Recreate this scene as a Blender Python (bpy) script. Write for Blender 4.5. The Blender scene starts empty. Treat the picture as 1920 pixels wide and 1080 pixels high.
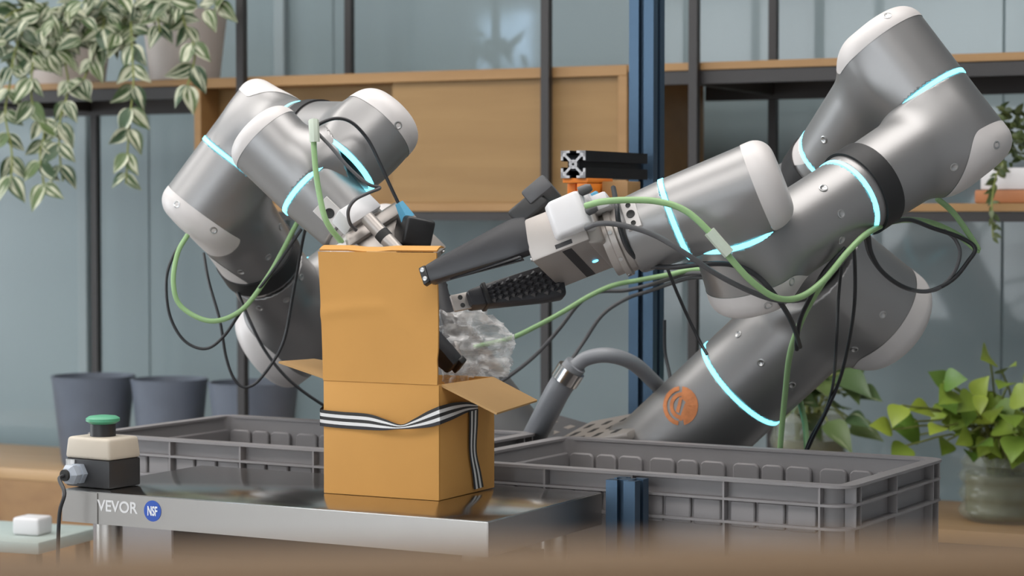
import bpy, bmesh, math, random
import numpy as np
from mathutils import Vector, Matrix
from mathutils.bvhtree import BVHTree

# ------------------------------------------------------------------ camera, world, lights
scene = bpy.context.scene
COL = scene.collection
FPX = 4100.0                       # focal length in pixels of a 1920 wide frame
CAM = Vector((0, 0, 1.285))
PITCH = math.atan(145 / FPX)
cd = bpy.data.cameras.new('camera'); cam = bpy.data.objects.new('camera', cd); COL.objects.link(cam)
cam.location = CAM; cam.rotation_euler = (math.pi / 2 - PITCH, 0, 0)
cd.sensor_width = 36; cd.lens = 36 * FPX / 1920; cd.clip_start = 0.02; cd.clip_end = 60
cd.dof.use_dof = True; cd.dof.focus_distance = 3.02; cd.dof.aperture_fstop = 7.0
scene.camera = cam
scene.view_settings.view_transform = 'Standard'; scene.view_settings.look = 'None'
scene.view_settings.gamma = 1.0; scene.view_settings.use_curve_mapping = False
scene.view_settings.exposure = 0.2
w = bpy.data.worlds.new('world'); scene.world = w; w.use_nodes = True
w.node_tree.nodes['Background'].inputs[0].default_value = (0.75, 0.85, 1, 1)
w.node_tree.nodes['Background'].inputs[1].default_value = 0.25

A_ROOM = math.radians(26.5)
REX = Vector((math.cos(A_ROOM), -math.sin(A_ROOM), 0)); REY = Vector((math.sin(A_ROOM), math.cos(A_ROOM), 0))
S0 = Vector((0.257, 4.9, 0))       # shelf front plane origin
UP = Vector((0, 0, 1))
def area(name, loc, size, energy, color, rot):
    l = bpy.data.lights.new(name, 'AREA'); l.shape = 'RECTANGLE'; l.size, l.size_y = size
    l.energy = energy; l.color = color
    o = bpy.data.objects.new(name, l); COL.objects.link(o); o.location = loc; o.rotation_euler = rot
    return o
CEIL = 3.0
for sx, sy, e in ((-2.0, -3.4, 30), (0.6, -3.4, 30), (-2.0, -1.5, 31), (0.6, -1.5, 31)):
    p = S0 + REX * sx + REY * sy
    area('ceiling_panel_light', (p.x, p.y, CEIL - 0.03), (2.2, 1.1), e, (1.0, 0.965, 0.93), (0, 0, -A_ROOM))
for sx, e in ((-2.6, 115), (0.4, 115)):         # added front fill lamps along the wall behind the camera
    p = S0 + REX * sx + REY * -8.1
    area('wall_fill_light', (p.x, p.y, 1.65), (2.6, 2.2), e, (0.93, 0.97, 1.0), (math.pi / 2, 0, -A_ROOM + math.pi))
p = S0 + REX * -6.5 + REY * -2.6              # added bluish fill lamp by the left wall, no window there
area('wall_fill_light', (p.x, p.y, 1.6), (3.2, 2.2), 130, (0.9, 0.96, 1.0), (math.pi / 2, 0, -A_ROOM - math.pi / 2))

# ------------------------------------------------------------------ helpers
def ray(x, y):
    dx = (x - 960) / FPX; dy = -(y - 540) / FPX
    c, s = math.cos(PITCH), math.sin(PITCH)
    return Vector((dx, c + dy * s, -s + dy * c))
def P(x, y, d):                    # pixel + depth along +Y
    r = ray(x, y); return CAM + r * (d / r.y)
def PZ(x, y, Z):                   # pixel on the level plane Z
    r = ray(x, y); return CAM + r * ((Z - CAM.z) / r.z)
def PP(x, y, o, n):                # pixel on a plane
    r = ray(x, y); return CAM + r * ((o - CAM).dot(n) / r.dot(n))
def fr(o, ex, ey, ez=None):
    ex = ex.normalized(); ey = ey.normalized(); ez = ez.normalized() if ez else ex.cross(ey).normalized()
    return Matrix(((ex.x, ey.x, ez.x, o.x), (ex.y, ey.y, ez.y, o.y), (ex.z, ey.z, ez.z, o.z), (0, 0, 0, 1)))
def fz(o, z):                      # frame whose z axis is given
    z = z.normalized(); a = Vector((0, 0, 1)) if abs(z.z) < 0.9 else Vector((1, 0, 0))
    x = a.cross(z).normalized(); return fr(o, x, z.cross(x), z)
def yawf(o, deg):                  # level frame turned clockwise by deg
    a = math.radians(deg)
    return fr(Vector(o), Vector((math.cos(a), -math.sin(a), 0)), Vector((math.sin(a), math.cos(a), 0)), UP)
ORG = {}
def org(p):
    return ORG[p.name] if p is not None else Vector((0, 0, 0))
def thing(name, label, cat, loc, group=None, kind=None):
    o = bpy.data.objects.new(name, None); COL.objects.link(o); o.location = loc
    o.empty_display_size = 0.05
    o['label'] = label; o['category'] = cat
    if group: o['group'] = group
    if kind: o['kind'] = kind
    ORG[o.name] = Vector(loc); return o
def tag(o, label, cat, group=None, kind=None):
    o['label'] = label; o['category'] = cat
    if group: o['group'] = group
    if kind: o['kind'] = kind
    return o
class MB:
    def __init__(s): s.v = []; s.f = []; s.uv = None
    def add(s, vs, fs):
        n = len(s.v); s.v += [Vector(v) for v in vs]; s.f += [tuple(i + n for i in f) for f in fs]; return s
    def box(s, M, X, Y, Z):
        vs = [M @ Vector((x, y, z)) for z in Z for y in Y for x in X]
        return s.add(vs, [(0, 2, 3, 1), (4, 5, 7, 6), (0, 1, 5, 4), (2, 6, 7, 3), (0, 4, 6, 2), (1, 3, 7, 5)])
    def prism(s, M, poly, z0, z1, tap=1.0):
        n = len(poly); cx = sum(p[0] for p in poly) / n; cy = sum(p[1] for p in poly) / n
        vs = [M @ Vector((p[0], p[1], z0)) for p in poly] + [M @ Vector((cx + (p[0] - cx) * tap, cy + (p[1] - cy) * tap, z1)) for p in poly]
        return s.add(vs, [tuple(range(n - 1, -1, -1)), tuple(range(n, 2 * n))] + [(i, (i + 1) % n, n + (i + 1) % n, n + i) for i in range(n)])
    def lathe(s, M, prof, n=32, closed=False):
        vs = []; fs = []; m = len(prof)
        for r, z in prof:
            for i in range(n):
                a = 2 * math.pi * i / n; vs.append(M @ Vector((r * math.cos(a), r * math.sin(a), z)))
        for j in range(m if closed else m - 1):
            k = (j + 1) % m
            for i in range(n):
                i2 = (i + 1) % n; fs.append((j * n + i, j * n + i2, k * n + i2, k * n + i))
        if not closed:
            if prof[0][0] > 1e-6: fs.append(tuple(range(n - 1, -1, -1)))
            if prof[-1][0] > 1e-6: fs.append(tuple((m - 1) * n + i for i in range(n)))
        return s.add(vs, fs)
    def tube(s, pts, r, n=8, taper=None):
        pts = [Vector(p) for p in pts]; vs = []; fs = []; N = len(pts)
        t0 = (pts[1] - pts[0]).normalized(); a = Vector((0, 0, 1)) if abs(t0.z) < 0.9 else Vector((1, 0, 0))
        x = a.cross(t0).normalized()
        for i, p in enumerate(pts):
            t = (pts[min(i + 1, N - 1)] - pts[max(i - 1, 0)]).normalized()
            x = (x - t * x.dot(t)).normalized(); y = t.cross(x)
            rr = r if taper is None else r + (taper - r) * i / (N - 1)
            for k in range(n):
                b = 2 * math.pi * k / n; vs.append(p + x * (rr * math.cos(b)) + y * (rr * math.sin(b)))
        for i in range(N - 1):
            for k in range(n):
                k2 = (k + 1) % n; fs.append((i * n + k, i * n + k2, (i + 1) * n + k2, (i + 1) * n + k))
        fs.append(tuple(range(n - 1, -1, -1))); fs.append(tuple((N - 1) * n + k for k in range(n)))
        return s.add(vs, fs)
    def build(s, name, mat, parent=None, bevel=0, seg=2, smooth=40, at=None, fixn=True):
        if parent is not None: o0 = org(parent)
        elif at is not None: o0 = Vector(at)
        else:
            xs = [v.x for v in s.v]; ys = [v.y for v in s.v]; zs = [v.z for v in s.v]
            o0 = Vector(((min(xs) + max(xs)) / 2, (min(ys) + max(ys)) / 2, min(zs)))
        me = bpy.data.meshes.new(name); me.from_pydata([v - o0 for v in s.v], [], s.f)
        if s.uv is not None:
            L = me.uv_layers.new(name='UVMap')
            for lp in me.loops: L.data[lp.index].uv = s.uv[lp.vertex_index]
        if fixn or bevel:
            bm = bmesh.new(); bm.from_mesh(me)
            if fixn: bmesh.ops.recalc_face_normals(bm, faces=bm.faces)
            if bevel:
                ed = [e for e in bm.edges if len(e.link_faces) == 2 and e.calc_face_angle(0) > 0.6]
                bmesh.ops.bevel(bm, geom=ed, offset=bevel, segments=seg, profile=0.5, affect='EDGES', clamp_overlap=True)
            bm.to_mesh(me); bm.free()
        if smooth:
            me.polygons.foreach_set('use_smooth', [True] * len(me.polygons))
            me.set_sharp_from_angle(angle=math.radians(smooth))
        me.materials.append(mat)
        o = bpy.data.objects.new(name, me); COL.objects.link(o)
        if parent is not None: o.parent = parent; ORG[o.name] = o0
        else: o.location = o0; ORG[o.name] = o0
        return o
def crom(pts, k=6):                # Catmull-Rom through the points
    pts = [Vector(p) for p in pts]
    q = [pts[0] * 2 - pts[1]] + pts + [pts[-1] * 2 - pts[-2]]; out = []
    for i in range(1, len(q) - 2):
        a, b, c, d = q[i - 1:i + 3]
        for j in range(k):
            t = j / k
            out.append(0.5 * ((2 * b) + (c - a) * t + (2 * a - 5 * b + 4 * c - d) * t * t + (3 * b - a - 3 * c + d) * t ** 3))
    out.append(q[-2]); return out

# ------------------------------------------------------------------ materials
def mat(name, col, rough=0.5, metal=0.0, noise=None, bump=None, emit=None, coat=0, trans=0, ior=None, stretch=(1, 1, 1), rvar=0.0, spec=None):
    m = bpy.data.materials.new(name); m.use_nodes = True; nt = m.node_tree; b = nt.nodes['Principled BSDF']
    b.inputs['Base Color'].default_value = (*col, 1); b.inputs['Roughness'].default_value = rough; b.inputs['Metallic'].default_value = metal
    if coat: b.inputs['Coat Weight'].default_value = coat; b.inputs['Coat Roughness'].default_value = 0.05
    if trans: b.inputs['Transmission Weight'].default_value = trans
    if ior: b.inputs['IOR'].default_value = ior
    if spec is not None: b.inputs['Specular IOR Level'].default_value = spec
    if emit: b.inputs['Emission Color'].default_value = (*emit[0], 1); b.inputs['Emission Strength'].default_value = emit[1]
    if noise or bump or rvar:
        tc = nt.nodes.new('ShaderNodeTexCoord'); mp = nt.nodes.new('ShaderNodeMapping'); mp.inputs['Scale'].default_value = stretch
        nt.links.new(tc.outputs['Object'], mp.inputs[0])
    if noise:
        sc, amt, det = noise
        n = nt.nodes.new('ShaderNodeTexNoise'); n.inputs['Scale'].default_value = sc; n.inputs['Detail'].default_value = det
        nt.links.new(mp.outputs[0], n.inputs['Vector'])
        r = nt.nodes.new('ShaderNodeMapRange'); r.inputs[3].default_value = 1 - amt; r.inputs[4].default_value = 1 + amt
        r.inputs[1].default_value = 0.25; r.inputs[2].default_value = 0.75
        nt.links.new(n.outputs[0], r.inputs[0])
        mx = nt.nodes.new('ShaderNodeVectorMath'); mx.operation = 'SCALE'; mx.inputs[0].default_value = col
        nt.links.new(r.outputs[0], mx.inputs['Scale']); nt.links.new(mx.outputs[0], b.inputs['Base Color'])
    if rvar:
        n = nt.nodes.new('ShaderNodeTexNoise'); n.inputs['Scale'].default_value = 8; n.inputs['Detail'].default_value = 4
        nt.links.new(mp.outputs[0], n.inputs['Vector'])
        r = nt.nodes.new('ShaderNodeMapRange'); r.inputs[3].default_value = max(0.02, rough - rvar); r.inputs[4].default_value = rough + rvar
        nt.links.new(n.outputs[0], r.inputs[0]); nt.links.new(r.outputs[0], b.inputs['Roughness'])
    if bump:
        sc, st = bump
        n = nt.nodes.new('ShaderNodeTexNoise'); n.inputs['Scale'].default_value = sc; n.inputs['Detail'].default_value = 4
        nt.links.new(mp.outputs[0], n.inputs['Vector'])
        bp = nt.nodes.new('ShaderNodeBump'); bp.inputs['Strength'].default_value = st; bp.inputs['Distance'].default_value = 0.002
        nt.links.new(n.outputs[0], bp.inputs['Height']); nt.links.new(bp.outputs[0], b.inputs['Normal'])
    return m
def wood_mat(name, c1, c2, rough=0.5, axis_rot=0.0, scale=1.0):
    m = bpy.data.materials.new(name); m.use_nodes = True; nt = m.node_tree; b = nt.nodes['Principled BSDF']; b.inputs['Roughness'].default_value = rough
    tc = nt.nodes.new('ShaderNodeTexCoord'); mp = nt.nodes.new('ShaderNodeMapping'); mp.inputs['Rotation'].default_value = (0, 0, axis_rot)
    mp2 = nt.nodes.new('ShaderNodeMapping'); mp2.inputs['Scale'].default_value = (0.7 * scale, 9 * scale, 9 * scale)
    nt.links.new(tc.outputs['Object'], mp.inputs[0]); nt.links.new(mp.outputs[0], mp2.inputs[0])
    n = nt.nodes.new('ShaderNodeTexNoise'); n.inputs['Scale'].default_value = 3; n.inputs['Detail'].default_value = 6; n.inputs['Distortion'].default_value = 0.6
    nt.links.new(mp2.outputs[0], n.inputs['Vector'])
    r = nt.nodes.new('ShaderNodeValToRGB'); r.color_ramp.elements[0].color = (*c1, 1); r.color_ramp.elements[1].color = (*c2, 1)
    r.color_ramp.elements[0].position = 0.3; r.color_ramp.elements[1].position = 0.7
    nt.links.new(n.outputs[0], r.inputs[0]); nt.links.new(r.outputs[0], b.inputs['Base Color'])
    return m
M = {}
M['silver'] = mat('robot_silver', (0.305, 0.30, 0.30), 0.42, 0.82, bump=(900, 0.02))
M['cap'] = mat('robot_white_cap', (0.60, 0.57, 0.56), 0.45, bump=(500, 0.03))
M['ring'] = mat('light_ring_cyan', (0.2, 0.8, 1), 0.4, emit=((0.22, 0.83, 1.0), 1.7))
M['rubber'] = mat('black_rubber', (0.012, 0.012, 0.013), 0.55, bump=(700, 0.05))
M['screw'] = mat('screw_steel', (0.5, 0.5, 0.5), 0.3, 1.0)
M['dark'] = mat('dark_hole', (0.02, 0.02, 0.02), 0.7)
M['gripmetal'] = mat('gripper_grey_metal', (0.42, 0.385, 0.36), 0.42, 0.55, bump=(600, 0.03))
M['whiteplastic'] = mat('white_plastic', (0.68, 0.67, 0.68), 0.4)
M['finger'] = mat('finger_black', (0.028, 0.028, 0.032), 0.38, bump=(300, 0.03))
M['blackplastic'] = mat('black_plastic', (0.014, 0.014, 0.015), 0.42)
M['blueplug'] = mat('blue_plug', (0.10, 0.36, 0.55), 0.45)
M['green'] = mat('green_cable', (0.27, 0.44, 0.20), 0.45)
M['blackcable'] = mat('black_cable', (0.016, 0.017, 0.02), 0.4)
M['greycable'] = mat('grey_cable', (0.08, 0.08, 0.085), 0.45)
M['hose'] = mat('grey_hose', (0.24, 0.25, 0.27), 0.45)
M['chrome'] = mat('chrome', (0.7, 0.68, 0.65), 0.18, 1.0)
M['clip'] = mat('pale_clip', (0.55, 0.62, 0.52), 0.4)
M['led'] = mat('blue_led', (0.1, 0.5, 1), 0.4, emit=((0.1, 0.6, 1.0), 4))
M['logo'] = mat('orange_print', (0.56, 0.20, 0.07), 0.5, noise=(60, 0.25, 3))
M['steel'] = mat('stainless_steel', (0.60, 0.58, 0.555), 0.16, 1.0, bump=(40, 0.012), rvar=0.05, stretch=(1, 12, 1))
M['steellip'] = mat('stainless_lip', (0.50, 0.475, 0.45), 0.36, 1.0, bump=(60, 0.02), stretch=(2, 2, 40))
M['seam'] = mat('seam_dark', (0.12, 0.11, 0.10), 0.5, 0.5)
M['etch'] = mat('etched_lettering', (0.75, 0.74, 0.74), 0.5, 0.5)
M['badge'] = mat('badge_blue', (0.03, 0.09, 0.42), 0.4)
M['badgewhite'] = mat('badge_white', (0.8, 0.82, 0.85), 0.5)
M['crate'] = mat('crate_grey', (0.245, 0.232, 0.235), 0.5, noise=(6, 0.06, 3), bump=(250, 0.03))
M['card'] = mat('cardboard', (0.56, 0.29, 0.082), 0.72, noise=(7, 0.05, 4), bump=(60, 0.04), spec=0.25)
M['cardin'] = mat('cardboard_inside', (0.47, 0.29, 0.13), 0.8, noise=(9, 0.06, 4), spec=0.2)
M['estopblack'] = mat('estop_black', (0.022, 0.022, 0.024), 0.45)
M['estopbeige'] = mat('estop_beige', (0.52, 0.46, 0.38), 0.5)
M['estopgreen'] = mat('estop_green', (0.08, 0.33, 0.19), 0.4)
M['gland'] = mat('gland_grey', (0.36, 0.40, 0.46), 0.4)
M['sticker'] = mat('sticker', (0.5, 0.5, 0.5), 0.6, noise=(120, 0.4, 2))
M['alu'] = mat('extrusion_blue_black', (0.075, 0.125, 0.19), 0.4, 0.8)
M['alublack'] = mat('extrusion_black', (0.012, 0.013, 0.017), 0.4, 0.5)
M['aluend'] = mat('extrusion_cut_end', (0.75, 0.74, 0.76), 0.4, 0.7)
M['orange'] = mat('orange_print_plastic', (0.85, 0.24, 0.025), 0.45)
M['post'] = mat('shelf_steel', (0.045, 0.042, 0.042), 0.5, 0.3)
M['wood'] = wood_mat('oak', (0.30, 0.165, 0.062), (0.36, 0.205, 0.082), 0.5, A_ROOM)
M['wooddoor'] = wood_mat('oak_door', (0.255, 0.145, 0.050), (0.305, 0.18, 0.066), 0.5, A_ROOM)
M['woodbench'] = wood_mat('oak_bench', (0.40, 0.245, 0.115), (0.47, 0.30, 0.15), 0.45, A_ROOM)
M['woodfront'] = wood_mat('walnut_front', (0.24, 0.13, 0.055), (0.30, 0.17, 0.07), 0.5, 0.0)
M['woodfg'] = wood_mat('dark_oak_rail', (0.16, 0.09, 0.038), (0.20, 0.118, 0.052), 0.85)
M['pot'] = mat('grey_blue_pot', (0.115, 0.135, 0.175), 0.55, noise=(14, 0.08, 3))
M['soil'] = mat('soil', (0.07, 0.055, 0.045), 0.9, noise=(40, 0.4, 3))
M['palepot'] = mat('pale_pot', (0.50, 0.455, 0.43), 0.6, noise=(5, 0.04, 3))
M['stem'] = mat('stem', (0.22, 0.25, 0.07), 0.6)
M['floor'] = mat('floor_grey', (0.42, 0.41, 0.40), 0.5, noise=(3, 0.06, 4))
M['ceiling'] = mat('ceiling_white', (0.7, 0.7, 0.7), 0.8)
M['wall'] = mat('wall_grey', (0.45, 0.46, 0.47), 0.8)
M['glasspanel'] = mat('blue_grey_glass_panel', (0.25, 0.32, 0.34), 0.3, coat=1.0, noise=(0.8, 0.12, 2))
M['mullion'] = mat('mullion', (0.28, 0.34, 0.36), 0.45)
M['tray'] = mat('tray_pale', (0.42, 0.5, 0.48), 0.5)
M['deck'] = mat('deck_grey', (0.10, 0.10, 0.105), 0.6)
M['saucer'] = mat('terracotta', (0.42, 0.17, 0.07), 0.6)
def leaf_mat(name, g1, g2, cream=None, camt=0.5):
    m = bpy.data.materials.new(name); m.use_nodes = True; nt = m.node_tree; b = nt.nodes['Principled BSDF']; b.inputs['Roughness'].default_value = 0.42
    oi = nt.nodes.new('ShaderNodeObjectInfo'); mx = nt.nodes.new('ShaderNodeMix'); mx.data_type = 'RGBA'
    mx.inputs[6].default_value = (*g1, 1); mx.inputs[7].default_value = (*g2, 1); nt.links.new(oi.outputs['Random'], mx.inputs[0])
    out = mx.outputs[2]
    if cream:
        uv = nt.nodes.new('ShaderNodeUVMap'); sp = nt.nodes.new('ShaderNodeSeparateXYZ'); nt.links.new(uv.outputs[0], sp.inputs[0])
        tc = nt.nodes.new('ShaderNodeTexCoord'); n = nt.nodes.new('ShaderNodeTexNoise'); n.inputs['Scale'].default_value = 3.0
        mp = nt.nodes.new('ShaderNodeMapping'); mp.inputs['Scale'].default_value = (1.5, 0.25, 1); nt.links.new(uv.outputs[0], mp.inputs[0])
        ad = nt.nodes.new('ShaderNodeVectorMath'); ad.operation = 'ADD'; nt.links.new(mp.outputs[0], ad.inputs[0])
        cb = nt.nodes.new('ShaderNodeCombineXYZ'); mu = nt.nodes.new('ShaderNodeMath'); mu.operation = 'MULTIPLY'; mu.inputs[1].default_value = 37
        nt.links.new(oi.outputs['Random'], mu.inputs[0]); nt.links.new(mu.outputs[0], cb.inputs[0]); nt.links.new(cb.outputs[0], ad.inputs[1])
        nt.links.new(ad.outputs[0], n.inputs['Vector'])
        r = nt.nodes.new('ShaderNodeValToRGB'); r.color_ramp.elements[0].position = camt; r.color_ramp.elements[1].position = camt + 0.06
        nt.links.new(n.outputs[0], r.inputs[0])
        m2 = nt.nodes.new('ShaderNodeMix'); m2.data_type = 'RGBA'; nt.links.new(r.outputs[0], m2.inputs[0])
        nt.links.new(out, m2.inputs[6]); m2.inputs[7].default_value = (*cream, 1); out = m2.outputs[2]
    nt.links.new(out, b.inputs['Base Color'])
    return m
M['leafvar'] = leaf_mat('variegated_leaf', (0.03, 0.065, 0.03), (0.10, 0.15, 0.05), (0.56, 0.57, 0.42), 0.50)
M['leafpothos'] = leaf_mat('pothos_leaf', (0.10, 0.20, 0.03), (0.30, 0.38, 0.05))
M['leafdark'] = leaf_mat('dark_leaf', (0.06, 0.11, 0.045), (0.13, 0.19, 0.06), (0.36, 0.40, 0.24), 0.62)
M['leafmoss'] = leaf_mat('moss_leaf', (0.05, 0.08, 0.025), (0.12, 0.15, 0.05))
def film_mat():
    m = bpy.data.materials.new('clear_film'); m.use_nodes = True; nt = m.node_tree
    b = nt.nodes['Principled BSDF']; b.inputs['Base Color'].default_value = (0.8, 0.8, 0.8, 1); b.inputs['Roughness'].default_value = 0.14; b.inputs['Specular IOR Level'].default_value = 0.9
    t = nt.nodes.new('ShaderNodeBsdfTransparent'); mx = nt.nodes.new('ShaderNodeMixShader')
    tc = nt.nodes.new('ShaderNodeTexCoord'); mp = nt.nodes.new('ShaderNodeMapping'); mp.inputs['Scale'].default_value = (18, 18, 60); mp.inputs['Rotation'].default_value = (0.3, 0.5, 0)
    n = nt.nodes.new('ShaderNodeTexNoise'); n.inputs['Scale'].default_value = 1.0; n.inputs['Detail'].default_value = 5; n.inputs['Distortion'].default_value = 1.2
    nt.links.new(tc.outputs['Object'], mp.inputs[0]); nt.links.new(mp.outputs[0], n.inputs['Vector'])
    r_ = nt.nodes.new('ShaderNodeMapRange'); r_.inputs[1].default_value = 0.40; r_.inputs[2].default_value = 0.72; r_.inputs[3].default_value = 0.14; r_.inputs[4].default_value = 0.75
    nt.links.new(n.outputs[0], r_.inputs[0]); nt.links.new(r_.outputs[0], mx.inputs[0])
    nt.links.new(t.outputs[0], mx.inputs[1]); nt.links.new(b.outputs[0], mx.inputs[2]); nt.links.new(mx.outputs[0], nt.nodes['Material Output'].inputs[0])
    return m
def thin_mat(name, tint, clear, rough):
    m = bpy.data.materials.new(name); m.use_nodes = True; nt = m.node_tree
    b = nt.nodes['Principled BSDF']; b.inputs['Base Color'].default_value = (*tint, 1); b.inputs['Roughness'].default_value = rough
    t = nt.nodes.new('ShaderNodeBsdfTransparent'); mx = nt.nodes.new('ShaderNodeMixShader'); mx.inputs[0].default_value = 1 - clear
    nt.links.new(t.outputs[0], mx.inputs[1]); nt.links.new(b.outputs[0], mx.inputs[2])
    nt.links.new(mx.outputs[0], nt.nodes['Material Output'].inputs[0])
    return m
M['film'] = film_mat()
M['jarglass'] = thin_mat('jar_glass', (0.42, 0.45, 0.36), 0.68, 0.06)
M['water'] = mat('jar_water', (0.17, 0.165, 0.10), 0.2, noise=(18, 0.35, 3))
def stripe_mat():
    m = bpy.data.materials.new('striped_ribbon'); m.use_nodes = True; nt = m.node_tree; b = nt.nodes['Principled BSDF']; b.inputs['Roughness'].default_value = 0.6
    uv = nt.nodes.new('ShaderNodeUVMap'); sp = nt.nodes.new('ShaderNodeSeparateXYZ'); nt.links.new(uv.outputs[0], sp.inputs[0])
    r = nt.nodes.new('ShaderNodeValToRGB'); r.color_ramp.interpolation = 'CONSTANT'; e = r.color_ramp.elements
    e[0].position = 0; e[0].color = (0.02, 0.02, 0.025, 1); e[1].position = 0.2; e[1].color = (0.72, 0.72, 0.72, 1)
    for p, c in ((0.40, 0.022), (0.60, 0.72), (0.80, 0.022)):
        k = e.new(p); k.color = (c, c, c, 1)
    nt.links.new(sp.outputs[1], r.inputs[0]); nt.links.new(r.outputs[0], b.inputs['Base Color'])
    return m
M['ribbon'] = stripe_mat()
def window_mat():
    m = bpy.data.materials.new('bright_window'); m.use_nodes = True; nt = m.node_tree; nt.nodes.remove(nt.nodes['Principled BSDF'])
    tc = nt.nodes.new('ShaderNodeTexCoord'); n = nt.nodes.new('ShaderNodeTexNoise'); n.inputs['Scale'].default_value = 3.2; n.inputs['Detail'].default_value = 5
    nt.links.new(tc.outputs['Object'], n.inputs['Vector'])
    r = nt.nodes.new('ShaderNodeValToRGB'); e = r.color_ramp.elements; e[0].position = 0.40; e[0].color = (0.06, 0.09, 0.10, 1); e[1].position = 0.6; e[1].color = (0.5, 0.72, 1, 1)
    nt.links.new(n.outputs[0], r.inputs[0])
    em = nt.nodes.new('ShaderNodeEmission'); em.inputs[1].default_value = 11.0; nt.links.new(r.outputs[0], em.inputs[0])
    nt.links.new(em.outputs[0], nt.nodes['Material Output'].inputs[0]); return m
M['window'] = window_mat()

# ------------------------------------------------------------------ the room
RM = fr(S0, REX, REY, UP)          # room frame: x along the shelf, y to the back wall, z up
WB = 0.66                          # back wall behind the shelf front
XL, XR, YF = -6.6, 3.4, -8.2
def struct(o): o['kind'] = 'structure'; return o
struct(MB().box(RM, (XL, XR), (YF, WB + 0.2), (-0.1, 0)).build('floor', M['floor'], smooth=0))
struct(MB().box(RM, (XL, XR), (YF, WB + 0.2), (CEIL, CEIL + 0.1)).build('ceiling', M['ceiling'], smooth=0))
struct(MB().box(RM, (XL - 0.1, XL), (YF, WB + 0.2), (0, CEIL)).build('wall_left', M['wall'], smooth=0))
struct(MB().box(RM, (XR, XR + 0.1), (YF, WB + 0.2), (0, CEIL)).build('wall_right', M['wall'], smooth=0))
wb = struct(MB().box(RM, (XL, XR), (WB + 0.04, WB + 0.2), (0, CEIL)).build('wall_back', M['mullion'], smooth=0))
x = XL
widths = [0.9, 0.72, 0.62, 0.95]
k = 0
while x < XR - 0.1:
    wd = min(widths[k % 4], XR - x); k += 1
    MB().box(RM, (x + 0.0006, x + wd - 0.0006), (WB + 0.012, WB + 0.05), (0.02, CEIL - 0.02)).build('glass_panel', M['glasspanel'], wb, bevel=0.003, seg=1, smooth=0)
    x += wd
for xs in (-2.03, -1.35, 1.32):
    MB().box(RM, (xs, xs + 0.035), (WB - 0.012, WB + 0.03), (0, CEIL)).build('mullion_strip', M['mullion'], wb, bevel=0.003, seg=1, smooth=0)
wf = struct(MB().box(RM, (XL, XR), (YF - 0.1, YF), (0, CEIL)).build('wall_front', M['wall'], smooth=0))
# window on the wall behind the camera, seen only as a reflection in the glass panels
def mirror_hit(px, py):
    n = -REY; pl = S0 + REY * (WB + 0.012)
    h = PP(px, py, pl, n); d = ray(px, py).normalized(); d = d - 2 * d.dot(n) * n
    q = S0 + REY * (YF + 0.02); t = (q - h).dot(n) / d.dot(n); hp = h + d * t
    l = hp - S0; return l.dot(REX), hp.z
w0 = mirror_hit(900, 128); w1 = mirror_hit(1002, 18)
wxa, wxb = sorted((w0[0], w1[0])); wza, wzb = sorted((w0[1], w1[1]))
win = struct(MB().box(RM, (wxa, wxb), (YF, YF + 0.03), (wza, min(wzb, CEIL - 0.1))).build('window_1', M['window'], smooth=0))
MB().box(RM, (wxa - 1.8, wxb + 0.05), (YF, YF + 0.06), (min(wzb, CEIL - 0.1), min(wzb, CEIL - 0.1) + 0.09)).build('window_frame', M['ceiling'], win, smooth=0)
MB().box(RM, (wxa - 0.06, wxa), (YF, YF + 0.06), (wza - 0.06, min(wzb, CEIL - 0.1))).build('window_frame', M['ceiling'], win, smooth=0)
MB().box(RM, (wxb, wxb + 0.05), (YF, YF + 0.06), (wza - 0.06, min(wzb, CEIL - 0.1))).build('window_frame', M['ceiling'], win, smooth=0)

# ------------------------------------------------------------------ shelving unit and cabinet
def rp(s, d, z): return RM @ Vector((s, d, z))
sh = thing('shelving_unit', 'tall black steel shelving unit with oak boards along the glass wall', 'shelf', rp(-0.5, 0.25, 0))
POST = [-1.848, -1.017, -0.194, 0.166, 1.30]
for s in POST:
    MB().box(RM, (s - 0.01, s + 0.01), (-0.022, -0.002), (0, 2.6)).build('post', M['post'], sh, smooth=0)
    MB().box(RM, (s - 0.01, s + 0.01), (0.49, 0.51), (0, 2.6)).build('post', M['post'], sh, smooth=0)
    if not -1.17 < s < 0: MB().box(RM, (s - 0.01, s + 0.01), (-0.002, 0.49), (1.562, 1.592)).build('side_bracket', M['post'], sh, smooth=0)
ZT = 1.611
for a, b in ((-2.6, -1.168), (0.002, 1.6)):
    MB().box(RM, (a, b), (0.0, 0.47), (ZT - 0.017, ZT)).build('shelf_board', M['wood'], sh, bevel=0.001, seg=1)
    MB().box(RM, (a, b), (0.004, 0.024), (ZT - 0.047, ZT - 0.018)).build('front_rail', M['post'], sh, smooth=0)
    MB().box(RM, (a, b), (0.47, 0.489), (ZT - 0.06, ZT - 0.018)).build('rear_rail', M['post'], sh, smooth=0)
MB().box(RM, (0.3, 1.6), (0.0, 0.47), (1.283 - 0.0, 1.30)).build('shelf_board', M['wood'], sh, bevel=0.001, seg=1)
MB().box(RM, (-1.168, 1.6), (0.004, 0.024), (1.262, 1.282)).build('front_rail', M['post'], sh, smooth=0)
MB().box(RM, (-1.168, 1.6), (0.47, 0.489), (1.262, 1.282)).build('rear_rail', M['post'], sh, smooth=0)
cb = thing('oak_cabinet', 'oak wall cabinet with sliding doors held in the black shelving', 'cabinet', rp(-0.58, 0.25, 1.283))
CZ0 = 1.283
MB().box(RM, (-1.166, 0), (0.0, 0.468), (ZT - 0.024, ZT)).build('top_panel', M['wood'], cb, bevel=0.001, seg=1)
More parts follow.
